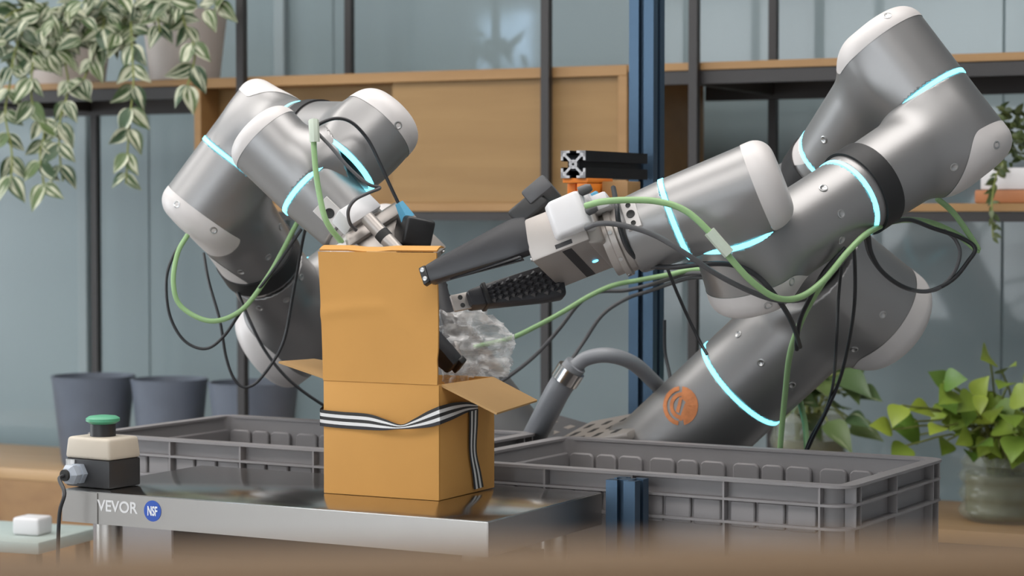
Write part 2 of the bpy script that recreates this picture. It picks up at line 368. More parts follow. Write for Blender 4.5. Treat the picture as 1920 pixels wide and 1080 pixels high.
MB().box(RM, (-1.166, 0), (0.0, 0.468), (CZ0, CZ0 + 0.02)).build('bottom_panel', M['wood'], cb, bevel=0.001, seg=1)
MB().box(RM, (-1.166, -1.146), (0.0, 0.468), (CZ0 + 0.02, ZT - 0.024)).build('side_panel', M['wood'], cb, bevel=0.001, seg=1)
MB().box(RM, (-0.022, 0), (0.0, 0.468), (CZ0 + 0.02, ZT - 0.024)).build('side_panel', M['wood'], cb, bevel=0.001, seg=1)
MB().box(RM, (-1.146, -0.022), (0.45, 0.466), (CZ0 + 0.02, ZT - 0.024)).build('back_panel', M['wood'], cb, smooth=0)
MB().box(RM, (-0.611, -0.024), (0.014, 0.03), (CZ0 + 0.02, ZT - 0.024)).build('sliding_door', M['wooddoor'], cb, bevel=0.001, seg=1)
MB().box(RM, (-1.146, -0.58), (0.080, 0.096), (CZ0 + 0.02, ZT - 0.024)).build('sliding_door', M['wooddoor'], cb, bevel=0.001, seg=1)
# bench
bn = thing('oak_bench', 'long low oak bench top running under the shelving along the wall', 'bench', rp(-0.6, 0.2, 0))
BZ = 0.615
MB().box(RM, (-2.8, 1.9), (0.0, 0.46), (BZ - 0.03, BZ)).build('bench_top', M['woodbench'], bn, bevel=0.003)
MB().box(RM, (-2.8, -1.30), (0.0, 0.44), (0.05, BZ - 0.03)).build('drawer_case', M['woodfront'], bn, bevel=0.002)
MB().box(RM, (-1.29, 1.9), (0.0, 0.03), (BZ - 0.075, BZ - 0.031)).build('apron_rail', M['post'], bn, smooth=0)
MB().box(RM, (1.85, 1.89), (0.0, 0.44), (0, BZ - 0.076)).build('leg', M['post'], bn, smooth=0)
MB().box(RM, (0.4, 0.44), (0.0, 0.44), (0, BZ - 0.076)).build('leg', M['post'], bn, smooth=0)
MB().box(RM, (-1.25, -1.21), (0.0, 0.44), (0, BZ - 0.076)).build('leg', M['post'], bn, smooth=0)

# ------------------------------------------------------------------ signed-distance bodies for the robot castings
def npv(v): return np.array((v[0], v[1], v[2]), dtype=np.float64)
def cyl(p0, p1, r0, r1, e0=0.003, e1=0.003):
    p0 = npv(p0); p1 = npv(p1); L = np.linalg.norm(p1 - p0); a = (p1 - p0) / L
    def f(p):
        q = p - p0; t = q @ a; rad = np.sqrt(np.maximum((q * q).sum(-1) - t * t, 0)); u = np.clip(t / L, 0, 1)
        e = np.where(u > 0.5, e1, e0); r = r0 + (r1 - r0) * u
        dx = rad - r + e; dy = np.abs(t - L / 2) - L / 2 + e
        return np.minimum(np.maximum(dx, dy), 0) + np.sqrt(np.maximum(dx, 0) ** 2 + np.maximum(dy, 0) ** 2) - e
    f.lo = np.minimum(p0, p1) - max(r0, r1); f.hi = np.maximum(p0, p1) + max(r0, r1)
    return f
def sunion(fs, k):
    def f(p):
        d = fs[0](p)
        for g in fs[1:]:
            e = g(p); h = np.clip(0.5 + 0.5 * (e - d) / k, 0, 1); d = e * (1 - h) + d * h - k * h * (1 - h)
        return d
    f.lo = np.min([g.lo for g in fs], 0) - 0.01; f.hi = np.max([g.hi for g in fs], 0) + 0.01
    return f
def nets(f, h):
    lo, hi = f.lo - 2 * h, f.hi + 2 * h
    ax = [np.arange(lo[i], hi[i] + h, h) for i in range(3)]
    X, Y, Z = np.meshgrid(*ax, indexing='ij'); P3 = np.stack((X, Y, Z), -1); G = f(P3.reshape(-1, 3)).reshape(X.shape)
    S = G < 0; n = np.array(G.shape)
    cs = sum(S[i:n[0] - 1 + i, j:n[1] - 1 + j, l:n[2] - 1 + l].astype(np.int8) for i in (0, 1) for j in (0, 1) for l in (0, 1))
    act = np.argwhere((cs > 0) & (cs < 8)); idx = -np.ones(n - 1, dtype=np.int64); idx[tuple(act.T)] = np.arange(len(act))
    acc = np.zeros((len(act), 3)); cnt = np.zeros(len(act))
    for d in range(3):
        o = [0, 1, 2]; o.remove(d)
        for i in (0, 1):
            for j in (0, 1):
                c0 = act.copy(); c0[:, o[0]] += i; c0[:, o[1]] += j; c1 = c0.copy(); c1[:, d] += 1
                g0 = G[tuple(c0.T)]; g1 = G[tuple(c1.T)]; m = (g0 < 0) != (g1 < 0)
                t = np.where(m, g0 / np.where(m, g0 - g1, 1), 0); pt = c0.astype(float); pt[:, d] += t
                acc[m] += pt[m]; cnt[m] += 1
    V = acc / cnt[:, None] * h + np.array([a[0] for a in ax])
    def grad(V):
        e = 5e-4; g = np.stack([f(V + np.eye(3)[i] * e) - f(V - np.eye(3)[i] * e) for i in range(3)], -1) / (2 * e)
        return g / np.maximum(np.linalg.norm(g, axis=1, keepdims=True), 1e-6)
    for _ in range(2): V = V - f(V)[:, None] * grad(V) * 0.9
    Q = []
    for d in range(3):
        o = [(d + 1) % 3, (d + 2) % 3]
        a0 = [slice(None)] * 3; a1 = [slice(None)] * 3; a0[d] = slice(0, -1); a1[d] = slice(1, None)
        E = np.argwhere(S[tuple(a0)] != S[tuple(a1)])
        E = E[(E[:, o[0]] > 0) & (E[:, o[1]] > 0) & (E[:, o[0]] < n[o[0]] - 1) & (E[:, o[1]] < n[o[1]] - 1)]
        ins = S[tuple(E.T)]; q = []
        for i, j in ((-1, -1), (0, -1), (0, 0), (-1, 0)):
            c = E.copy(); c[:, o[0]] += i; c[:, o[1]] += j; q.append(idx[tuple(c.T)])
        q = np.stack(q, 1); q[~ins] = q[~ins][:, ::-1]; Q.append(q)
    return V, np.concatenate(Q), grad
def split(V, Q, g):
    """cut a quad mesh along g = 0 into the g > 0 and g <= 0 sides"""
    T = np.concatenate((Q[:, [0, 1, 2]], Q[:, [0, 2, 3]])); gv = g(V); VV = [tuple(v) for v in V]; cache = {}
    def cut(a, b):
        k = (min(a, b), max(a, b))
        if k not in cache:
            t = gv[a] / (gv[a] - gv[b]); VV.append(tuple(V[a] + (V[b] - V[a]) * t)); cache[k] = len(VV) - 1
        return cache[k]
    pos, neg = [], []; sg = gv > 0; c = sg[T].sum(1)
    qp = sg[Q].sum(1); pos += [tuple(x) for x in Q[qp == 4]]; neg += [tuple(x) for x in Q[qp == 0]]
    mixed = (qp > 0) & (qp < 4); mt = np.concatenate((mixed, mixed))
    for t in T[mt & (c == 3)]: pos.append(tuple(t))
    for t in T[mt & (c == 0)]: neg.append(tuple(t))
    for t in T[mt & (c > 0) & (c < 3)]:
        one = sg[t].sum() == 1; i = [q for q in range(3) if sg[t[q]] == one][0]
        a, b, d = t[i], t[(i + 1) % 3], t[(i + 2) % 3]; ab = cut(a, b); ad = cut(a, d)
        (pos if one else neg).append((a, ab, ad)); (neg if one else pos).append((ab, b, d, ad))
    return np.array(VV), pos, neg
def mesh_obj(name, V, Fs, m, parent, normals=None):
    used = sorted({int(i) for f in Fs for i in f}); mp = {u: i for i, u in enumerate(used)}; o0 = org(parent)
    me = bpy.data.meshes.new(name); me.from_pydata([Vector(V[u]) - o0 for u in used], [], [tuple(mp[int(i)] for i in f) for f in Fs])
    me.polygons.foreach_set('use_smooth', [True] * len(me.polygons)); me.materials.append(m)
    if normals is not None: me.normals_split_custom_set_from_vertices([tuple(normals[u]) for u in used])
    o = bpy.data.objects.new(name, me); COL.objects.link(o); o.parent = parent; ORG[o.name] = o0
    return o
HITS = []                          # (bvh, part) of every casting, for screws and prints
def casting(parent, fs, k=0.03, h=0.004, cap=None, name='arm_casting'):
    f = sunion(fs, k) if len(fs) > 1 else fs[0]
    V, Q, grad = nets(f, h)
    if cap is None:
        o = mesh_obj(name, V, Q, M['silver'], parent, grad(V)); HITS.append((BVHTree.FromPolygons([tuple(v) for v in V], [tuple(int(i) for i in q) for q in Q]), o)); return o
    c, u, ct, s, s0, s1, sh = cap; c = npv(c); u = npv(u); s = npv(s)
    def g(p):
        q = p - c; a = np.clip((q @ s - s0) / (s1 - s0), 0, 1); return q @ u - ct - sh * a * a * (3 - 2 * a)
    VV, pos, neg = split(V, Q, g); N = grad(VV)
    o = mesh_obj(name, VV, neg, M['silver'], parent, N)
    e = mesh_obj('end_cap', VV + N * 0.0006, pos, M['cap'], o, N)
    HITS.append((BVHTree.FromPolygons([tuple(v) for v in V], [tuple(int(i) for i in q) for q in Q]), o))
    return o
def ringband(parent, c, n, r, half, m, name):
    return MB().lathe(fz(c, n), [(r - 0.006, -half), (r, -half), (r, half), (r - 0.006, half)], 56, True).build(name, m, parent, smooth=50)
def elbow(parent, c, u, a, b, R, limb, L, r1, r2, ct=0.036, k=0.035, e=0.03, shift=0.06, s0=0.035, s1=0.095, extra=()):
    u = u.normalized(); l = limb.normalized()
    return casting(parent, [cyl(c - u * a, c + u * b, R, R, 0.002, e), cyl(c, c + l * L, r1, r2, 0.01, 0.002)] + list(extra), k,
                   cap=(c, u, ct, l, s0, s1, shift))
def screw(x, y, r=0.0065):
    d = ray(x, y).normalized(); best = None
    for t, o in HITS:
        h = t.ray_cast(CAM, d)
        if h[0] is not None and (best is None or h[3] < best[0]): best = (h[3], h[0], h[1], o)
    if best is None: return
    _, p, n, o = best
    if n.dot(d) > 0: n = -n
    F = fz(p, n)
    s = MB().lathe(F, [(r, -0.002), (r, 0.001), (r * 0.78, 0.0014), (r * 0.62, 0.0009), (r * 0.5, 0.0003), (0, 0.0003)], 18).build('screw', M['screw'], o)
    return s

# ------------------------------------------------------------------ right robot arm
def V3(a, b, c): return Vector((a, b, c))
def mid(a, b, t=0.5): return a + (b - a) * t
def perp(v, n): return (v - n * v.dot(n)).normalized()
LAT = V3(0.866, -0.5, 0); FWD = V3(-0.5, -0.866, 0)

a0 = V3(0.665, -0.31, 0.675).normalized()
RA = P(1583, 540, 3.54); RB0 = RA - a0 * 0.46
arm = thing('jointed_robot', 'silver robot arm with white end caps reaching across the grey crate to the open box', 'robot arm', RB0, None)
R0 = 0.0885
rg0 = RA - a0 * 0.236
base = casting(arm, [cyl(RB0, rg0 - a0 * 0.003, R0, R0, 0.003, 0.002), cyl(RB0 - a0 * 0.02, RB0 + a0 * 0.012, 0.094, 0.092, 0.004, 0.006)], 0.02, name='base_casting')
ringband(arm, rg0, a0, R0 + 0.0012, 0.0035, M['ring'], 'light_ring')
uA = perp(V3(0.74, 0.38, -0.555), a0)
elbow(arm, RA, uA, 0.070, 0.126, 0.092, -a0, 0.233, R0, R0, ct=0.07, e=0.03, shift=0.05, s0=0.05, s1=0.12)
jA = RA - uA * 0.073
RB = RA - uA * 0.146
RC = P(1687, 125, 3.20); RD = P(1781, 249, 3.17)
RE = P(1396, 498, 2.99); RF = P(1360, 374, 2.96)
dBC = (RC - RB).normalized(); LBC = (RC - RB).length
fBC = 0.50
elbow(arm, RB, -uA, 0.070, 0.105, 0.080, dBC, LBC * fBC - 0.003, 0.070, 0.064, ct=0.06)
rBC = mid(RB, RC, fBC)
ringband(arm, rBC, dBC, 0.0645, 0.003, M['ring'], 'light_ring')
ringband(arm, rBC - dBC * 0.042, dBC, 0.0682, 0.017, M['rubber'], 'rubber_band')
uCD = (RD - RC).normalized(); jC = mid(RC, RD)
hCD = (RD - RC).length / 2
elbow(arm, RC, -uCD, hCD - 0.003, 0.072, 0.069, -dBC, LBC * (1 - fBC) - 0.003, 0.068, 0.064, ct=0.040)
ringband(arm, jC, uCD, 0.0702, 0.0032, M['ring'], 'light_ring')
dDE = (RE - RD).normalized(); LDE = (RE - RD).length
fDE = 0.515
elbow(arm, RD, uCD, hCD - 0.003, 0.074, 0.069, dDE, LDE * fDE - 0.003, 0.066, 0.060, ct=0.032, s0=0.012, s1=0.08, shift=0.05)
rDE = mid(RD, RE, fDE)
ringband(arm, rDE, dDE, 0.0602, 0.0032, M['ring'], 'light_ring')
ringband(arm, rDE - dDE * 0.032, dDE, 0.0645, 0.0165, M['rubber'], 'rubber_band')
uEF = (RF - RE).normalized(); hEF = (RF - RE).length / 2
elbow(arm, RE, -uEF, hEF - 0.003, 0.062, 0.060, -dDE, LDE * (1 - fDE) - 0.003, 0.058, 0.059, ct=0.020, s0=0.02, s1=0.09, shift=0.03)
ringband(arm, mid(RE, RF), uEF, 0.0612, 0.0032, M['ring'], 'light_ring')
wv = V3(0.919, -0.15, 0.366).normalized()
e3 = V3(0.256, 0.93, -0.256); e3 = perp(e3, wv); e1 = e3.cross(wv).normalized()
if e1.z < 0: e1 = -e1
rW = RF - wv * 0.072
casting(arm, [cyl(rW + wv * 0.003, RF + wv * 0.082, 0.0575, 0.0615, 0.002, 0.026), cyl(RF, RF - uEF * (hEF - 0.003), 0.059, 0.059, 0.01, 0.002)], 0.02,
        cap=(RF, wv, 0.045, -uEF, 0.04, 0.08, 0.02))
ringband(arm, rW, wv, 0.0586, 0.0034, M['ring'], 'light_ring')
casting(arm, [cyl(RF - wv * 0.142, rW - wv * 0.003, 0.0525, 0.0572, 0.006, 0.002)], name='wrist_casting')
MB().lathe(fz(RF - wv * 0.142, -wv), [(0.046, -0.002), (0.046, 0.008), (0.05, 0.010), (0.05, 0.018), (0.044, 0.020), (0.044, 0.03), (0, 0.03)], 40).build('tool_flange', M['gripmetal'], arm, smooth=40)
for q in range(8):
    a = q * math.pi / 4; pp = RF - wv * 0.157 + (e1 * math.cos(a) + e3 * math.sin(a)) * 0.0485
    MB().lathe(fz(pp, e1 * math.cos(a) + e3 * math.sin(a)), [(0.003, -0.001), (0.003, 0.0025), (0, 0.0025)], 10).build('flange_bolt', M['screw'], arm)

def gripper(arm, E0, wv, e1, e3, L=0.083, H=0.06, W=0.16, tilt=0.28, flen=0.15, led=True):
    """E0: lower near corner at the finger end; wv to the wrist, e1 up, e3 along the stroke"""
    G = fr(E0, wv, e3, e1)         # local x wrist, y stroke, z up
    g = MB().box(G, (0, L), (0, W), (0, H)).build('gripper_body', M['gripmetal'], arm, bevel=0.003)
    # back plate and clamp
    MB().prism(G, [(L - 0.004, 0.006), (L + 0.016, 0.02), (L + 0.016, W - 0.02), (L - 0.004, W - 0.006)], -0.004, H + 0.012).build('back_plate', M['gripmetal'], g, bevel=0.004)
    MB().box(G, (0.042, 0.055), (0.006, W - 0.006), (-0.0006, 0.001)).build('status_stripe', M['blackplastic'], g, bevel=0)
    MB().box(G, (0.036, 0.060), (-0.0006, 0.001), (0.004, 0.010)).build('printed_marks', M['blackplastic'], g, bevel=0)
    if led: MB().lathe(fz(G @ V3(0.068, W * 0.62, 0), -e1), [(0.0042, -0.001), (0.0042, 0.0008), (0, 0.001)], 20).build('status_light', M['led'], g)
    for yy in (0.004, W - 0.012):
        for zz in (0.006, H - 0.006):
            MB().lathe(fz(G @ V3(0, yy + 0.004, zz), -wv), [(0.003, -0.001), (0.003, 0.002), (0, 0.002)], 10).build('bolt', M['screw'], g)
    # white cable cover on the near upper side
    cs = [(0.040, -0.004), (0.048, -0.017), (0.088, -0.020), (0.095, -0.012), (0.095, 0.03), (0.040, 0.03)]
    MB().prism(G, cs, 0.014, H + 0.006).build('cable_cover', M['whiteplastic'], g, bevel=0.007, seg=3)
    return G, g
def finger(G, g, y0, tilt, sgn, flen, wide, thick, z0, pads):
    """one finger leaving the body at stroke position y0, leaning by tilt towards the other one"""
    wx = (G.to_3x3() @ V3(-1, tilt, 0)).normalized(); ez = (G.to_3x3() @ V3(0, 0, 1)).normalized(); ey = wx.cross(ez).normalized()
    o = G @ V3(0.004, y0, z0)
    F = fr(o, wx, ey, ez)
    hw = wide / 2
    prof = [(-0.008, hw * 0.85), (0.012, hw * 1.05), (0.03, hw), (flen * 0.86, hw * 0.60), (flen, hw * 0.46), (flen, -hw * 0.5), (flen * 0.86, -hw * 0.58), (0.03, -hw * 0.95), (0.0, -hw)]
    Fp = fr(o - ey * thick / 2, wx, ez, ey) if False else Matrix(((wx.x, ez.x, ey.x, o.x), (wx.y, ez.y, ey.y, o.y), (wx.z, ez.z, ey.z, o.z), (0, 0, 0, 1)))
    fo = MB().prism(Fp, prof, -thick / 2, thick / 2).build('finger', M['finger'], g, bevel=0.005, seg=2)
    return F, Fp, fo
E0 = P(998, 491, 2.93)
G, g = gripper(arm, E0, wv, e1, e3)
def dress_fingers(G, g, W, H, flen=0.15, thick=0.026, t1=0.04, t2=-0.62, z1=0.042, z2=0.006):
    F, Fp, f1 = finger(G, g, 0.012, t1, 1, flen, 0.052, thick, z1, None)
    # hollow underside of the near finger: a dark pocket inside a raised rim
    hw = 0.026; b = [(0.018, -hw * 0.99, -thick * 0.34), (0.018, -hw * 0.99, thick * 0.34), (flen * 0.80, -hw * 0.56, 0.0)]
    pts = [Fp @ V3(*q) for q in b]
    off = (Fp.to_3x3() @ V3(0, -1, 0)) * 0.002
    MB().tube([pts[0] + off, pts[2] + off, pts[1] + off, pts[0] + off], 0.0016, 6).build('finger_rim', M['greycable'], g)
    # tip plate with two screws
    MB().prism(Fp, [(flen - 0.004, 0.012), (flen + 0.006, 0.011), (flen + 0.006, -0.015), (flen - 0.004, -0.013)], -thick / 2 - 0.0015, -thick / 2 + 0.012).build('tip_plate', M['blackplastic'], g, bevel=0.002)
    for zz in (0.006, -0.007):
        MB().lathe(fz(Fp @ V3(flen + 0.001, zz, -thick / 2 - 0.0015), Fp.to_3x3() @ V3(0, 0, -1)), [(0.0032, -0.001), (0.0032, 0.0012), (0, 0.0016)], 12).build('tip_screw', M['screw'], g)
    flen *= 0.94
    F2, Fp2, f2 = finger(G, g, W - 0.012, t2, -1, flen, 0.050, thick, z2, None)
    s = MB(); nx, nz = 11, 4
    for i in range(nx):
        for j in range(nz):
            u = (i + 0.5) / nx; x = 0.004 + u * (flen * 0.76); hwx = 0.0245 * (1 - 0.42 * u)
            zc = -hwx * 0.8 + (j + 0.5 + (0.25 if i % 2 else -0.25)) / nz * hwx * 1.6; d = 0.0062
            q = [Fp2 @ V3(x - d, zc, -thick / 2 - 0.0), Fp2 @ V3(x, zc - d * 0.8, -thick / 2), Fp2 @ V3(x + d, zc, -thick / 2), Fp2 @ V3(x, zc + d * 0.8, -thick / 2)]
            ap = [Fp2 @ V3(x - d * .35, zc, -thick / 2 - 0.0042), Fp2 @ V3(x, zc - d * .28, -thick / 2 - 0.0042), Fp2 @ V3(x + d * .35, zc, -thick / 2 - 0.0042), Fp2 @ V3(x, zc + d * .28, -thick / 2 - 0.0042)]
            s.add(q + ap, [(4, 5, 6, 7), (0, 1, 5, 4), (1, 2, 6, 5), (2, 3, 7, 6), (3, 0, 4, 7)])
    p = s.build('grip_studs', M['finger'], g, smooth=0); p['kind'] = 'stuff'
    MB().prism(Fp2, [(flen * 0.80, 0.017), (flen * 0.85, 0.016), (flen * 0.85, -0.016), (flen * 0.80, -0.017)], -thick / 2 - 0.004, thick / 2 + 0.001).build('finger_collar', M['blackplastic'], g, bevel=0.002)
    MB().prism(Fp2, [(flen * 0.86, 0.012), (flen + 0.022, 0.012), (flen + 0.022, -0.012), (flen * 0.86, -0.012)], -0.003, 0.003).build('tip_plate', M['gripmetal'], g, bevel=0.001)
    for zz in (0.006, -0.006):
        MB().lathe(fz(Fp2 @ V3(flen + 0.009, zz, -0.003), Fp2.to_3x3() @ V3(0, 0, -1)), [(0.0034, -0.001), (0.0034, 0.0006), (0, 0.0006)], 12).build('tip_hole', M['dark'], g)
dress_fingers(G, g, 0.16, 0.06)
# wrist bracket, camera and plugs on the right gripper
MB().box(G, (0.095, 0.122), (0.02, 0.085), (0.040, 0.064)).build('mount_bracket', M['whiteplastic'], g, bevel=0.004)
MB().box(G, (0.084, 0.100), (0.012, 0.05), (0.048, 0.075)).build('mount_bracket', M['whiteplastic'], g, bevel=0.004)
MB().lathe(fz(G @ V3(0.092, -0.010, 0.064), wv), [(0.007, 0), (0.007, 0.012), (0.0045, 0.018), (0, 0.018)], 14).build('plug', M['greycable'], g)
MB().lathe(fz(G @ V3(0.092, -0.010, 0.034), wv), [(0.006, 0), (0.006, 0.010), (0.004, 0.016), (0, 0.016)], 14).build('plug', M['greycable'], g)
cc = P(1010, 388, 3.03)
CF = fr(cc, (wv + e1 * 0.35).normalized(), e3, None)
MB().box(CF, (-0.038, 0.016), (-0.03, 0.05), (-0.016, 0.014)).build('wrist_camera', M['blackplastic'], g, bevel=0.005, seg=3)
MB().box(CF, (-0.006, 0.034), (-0.034, 0.03), (-0.002, 0.022)).build('camera_housing', M['greycable'], g, bevel=0.004)
bp = P(1108, 372, 2.985)
MB().prism(fz(bp, (wv + e1 * 0.1)), [(-0.009, -0.006), (0.009, -0.006), (0.009, 0.006), (-0.009, 0.006)], -0.014, 0.012).build('blue_plug', M['blueplug'], g, bevel=0.002)

def service_plate(x, y, along, lx, ly, holes, host):
    d = ray(x, y).normalized(); best = None
    for t, o in HITS:
        h = t.ray_cast(CAM, d)
        if h[0] is not None and (best is None or h[3] < best[0]): best = (h[3], h[0], h[1], o)
    if best is None: return
    _, p, n, o = best
    if n.dot(d) > 0: n = -n
    ex = perp(along, n); Fm = fr(p, ex, n.cross(ex), n)
    MB().box(Fm, (-lx, lx), (-ly, ly), (-0.006, 0.0012)).build('service_plate', M['cap'], o, bevel=0.0006, seg=1)
    for hx, hy, hr in holes:
        MB().lathe(fz(Fm @ V3(hx, hy, 0.0012), n), [(hr, -0.001), (hr, 0.0008), (hr * 0.75, 0.0008), (hr * 0.6, 0.0002), (0, 0.0002)], 18).build('socket', M['dark'], o)
def deco_screws(lst, r=0.0062):
    for x, y in lst: screw(x, y, r)
deco_screws([(1545, 262), (1526, 208), (1544, 353), (1577, 401), (1663, 310), (1684, 362), (1624, 280), (1789, 313), (1868, 272), (1664, 30), (1384, 627), (1427, 680), (1485, 722), (1578, 450), (1655, 590), (1602, 655), (1484, 528), (1440, 572)])
service_plate(1183, 402, e1, 0.022, 0.010, ((-0.014, 0, 0.0035), (0, 0, 0.006), (0.014, 0, 0.0035)), arm)
# orange emblem on the base casting
def emblem():
    polys = []
    def arc(cx, cy, r0, r1, a, b, n=10):
        o = [(cx + r1 * math.cos(math.radians(a + (b - a) * i / n)), cy + r1 * math.sin(math.radians(a + (b - a) * i / n))) for i in range(n + 1)]
        return o + [(cx + r0 * math.cos(math.radians(b - (b - a) * i / n)), cy + r0 * math.sin(math.radians(b - (b - a) * i / n))) for i in range(n + 1)]
    polys.append(arc(0, 0, 0.78, 1.0, 95, 262)); polys.append(arc(0.08, 0, 0.50, 0.70, 80, 262))
    polys.append(arc(0.0, 0, 0.34, 1.0, -78, 84))
    polys.append([(-0.10, -0.75), (0.10, -0.75), (0.42, 0.10), (0.26, 0.16)]); polys.append([(-0.28, -0.30), (-0.08, -0.36), (0.12, 0.42), (-0.06, 0.46)])
    return polys
em = MB()
for poly in emblem():
    hit = []
    for u, v in poly:
        pxx = 1276 + u * 33; pyy = 761 - v * 37
        d = ray(pxx, pyy).normalized(); h = HITS[0][0].ray_cast(CAM, d)
        if h[0] is None: break
        hit.append(h[0] - d * 0.0012)
    if len(hit) == len(poly):
        n = len(hit) // 2
        if len(hit) > 8: em.add(hit, [(i, i + 1, len(hit) - 2 - i, len(hit) - 1 - i) for i in range(n - 1)])
        else: em.add(hit, [tuple(range(len(hit)))])
if em.v: em.build('printed_emblem', M['logo'], base, smooth=0)
RIGHT_HITS = list(HITS); HITS.clear()

# ------------------------------------------------------------------ left robot arm
LB0 = P(966, 878, 3.83)
LA = P(692, 512, 3.83); LBb = P(566, 606, 3.86)
b0 = (LA - LB0).normalized()
arm2 = thing('jointed_robot', 'folded silver robot arm whose gripper reaches down behind the open cardboard lid', 'robot arm', LB0)
rg = mid(LB0, LA, 0.86)
base2 = casting(arm2, [cyl(LB0, rg - b0 * 0.003, R0, R0, 0.003, 0.002), cyl(LB0 - b0 * 0.02, LB0 + b0 * 0.012, 0.094, 0.092, 0.004, 0.006)], 0.02, name='base_casting')
ringband(arm2, rg, b0, R0 + 0.0012, 0.0035, M['ring'], 'light_ring')
u2 = (LBb - LA).normalized(); h2 = (LBb - LA).length / 2
elbow(arm2, LA, -u2, h2 - 0.003, 0.108, 0.086, -b0, (LA - rg).length - 0.003, R0, R0, ct=0.07, shift=0.05, s0=0.05, s1=0.12)
ringband(arm2, mid(LA, LBb), u2, 0.0875, 0.0032, M['ring'], 'light_ring')
LD = P(407, 362, 3.56); LC = P(490, 250, 3.56)
dBD = (LD - LBb).normalized(); LBD = (LD - LBb).length; f2 = 0.46
elbow(arm2, LBb, u2, h2 - 0.003, 0.098, 0.084, dBD, LBD * f2 - 0.003, 0.074, 0.067, ct=0.045, s0=0.03, s1=0.12, shift=0.03)
r2 = mid(LBb, LD, f2)
ringband(arm2, r2 + dBD * 0.030, dBD, 0.0712, 0.017, M['rubber'], 'rubber_band')
uD = (LD - LC).normalized(); hD = (LD - LC).length / 2
elbow(arm2, LD, uD, hD - 0.003, 0.074, 0.070, -dBD, LBD * (1 - f2) - 0.003, 0.070, 0.067, ct=0.036)
ringband(arm2, mid(LC, LD), uD, 0.0712, 0.0032, M['ring'], 'light_ring')
LE = P(694, 258, 3.245); LF = P(594, 358, 3.21)
dCE = (LE - LC).normalized(); LCE = (LE - LC).length; f3 = 0.40
elbow(arm2, LC, -uD, hD - 0.003, 0.072, 0.070, dCE, LCE * f3 - 0.003, 0.060, 0.053, ct=0.036)
r3 = mid(LC, LE, f3)
ringband(arm2, r3, dCE, 0.0536, 0.003, M['ring'], 'light_ring')
ringband(arm2, r3 + dCE * 0.045, dCE, 0.0560, 0.017, M['rubber'], 'rubber_band')
uE = (LE - LF).normalized(); hE = (LE - LF).length / 2
elbow(arm2, LE, uE, hE - 0.003, 0.060, 0.0575, -dCE, LCE * (1 - f3) - 0.003, 0.053, 0.053, ct=0.022, s0=0.03, s1=0.09, shift=0.02)
ringband(arm2, mid(LE, LF), uE, 0.0586, 0.0034, M['ring'], 'light_ring')
lw = V3(-0.70, 0.17, 0.69).normalized()
rw2 = LF + lw * 0.010
casting(arm2, [cyl(rw2 + lw * 0.003, LF + lw * 0.135, 0.0555, 0.0585, 0.002, 0.026), cyl(LF + lw * 0.035, mid(LE, LF, 0.52) + lw * 0.01, 0.052, 0.056, 0.01, 0.002)], 0.02,
        cap=(LF, lw, 0.108, uE, 0.2, 0.3, 0.02))
ringband(arm2, rw2, lw, 0.0567, 0.0034, M['ring'], 'light_ring')
casting(arm2, [cyl(LF - lw * 0.072, rw2 - lw * 0.003, 0.049, 0.0553, 0.006, 0.002)], name='wrist_casting')
MB().lathe(fz(LF - lw * 0.072, -lw), [(0.043, -0.002), (0.043, 0.010), (0.047, 0.012), (0.047, 0.02), (0.041, 0.022), (0.041, 0.034), (0, 0.034)], 40).build('tool_flange', M['gripmetal'], arm2, smooth=40)
l3 = perp(V3(0.55, 0.75, 0.42), lw); l1 = l3.cross(lw).normalized()
if l1.dot(V3(0, -1, 0.2)) < 0: l1 = -l1
E2 = LF - lw * 0.19 - l3 * 0.08 - l1 * 0.03
G2, g2 = gripper(arm2, E2, lw, l1, l3, led=False)
dress_fingers(G2, g2, 0.16, 0.06)
MB().box(G2, (0.10, 0.13), (0.03, 0.10), (0.055, 0.085)).build('mount_bracket', M['whiteplastic'], g2, bevel=0.004)
c2 = P(776, 434, 3.17)
C2 = fr(c2, V3(0.93, 0.3, -0.2).normalized(), V3(-0.3, 0.95, 0.05), None)
MB().box(C2, (-0.022, 0.022), (-0.03, 0.03), (-0.021, 0.021)).build('wrist_camera', M['blackplastic'], g2, bevel=0.005, seg=3)
MB().box(C2, (-0.024, 0.030), (-0.02, 0.03), (-0.027, -0.022)).build('camera_bracket', M['blackplastic'], g2, bevel=0.001)
p1 = P(748, 380, 3.165); p2 = P(765, 410, 3.165)
MB().tube([p1, mid(p1, p2), p2], 0.007, 6, taper=0.0125).build('blue_plug', M['blueplug'], g2)
q0 = P(688, 408, 3.13); q1 = P(745, 470, 3.11)
MB().tube([q0, mid(q0, q1), q1], 0.0105, 16).build('metal_rod', M['gripmetal'], g2)
qq = mid(q0, q1, 0.55); MB().lathe(fz(qq, q1 - q0), [(0.0112, -0.006), (0.0112, 0.006)], 16).build('rod_band', M['dark'], g2)
service_plate(618, 400, lw, 0.020, 0.015, ((0.0, 0, 0.0075),), arm2)
deco_screws([(332, 383), (400, 432), (526, 425), (503, 482), (452, 510), (565, 520), (537, 562), (487, 578), (746, 235)])
LEFT_HITS = list(HITS); HITS.clear()

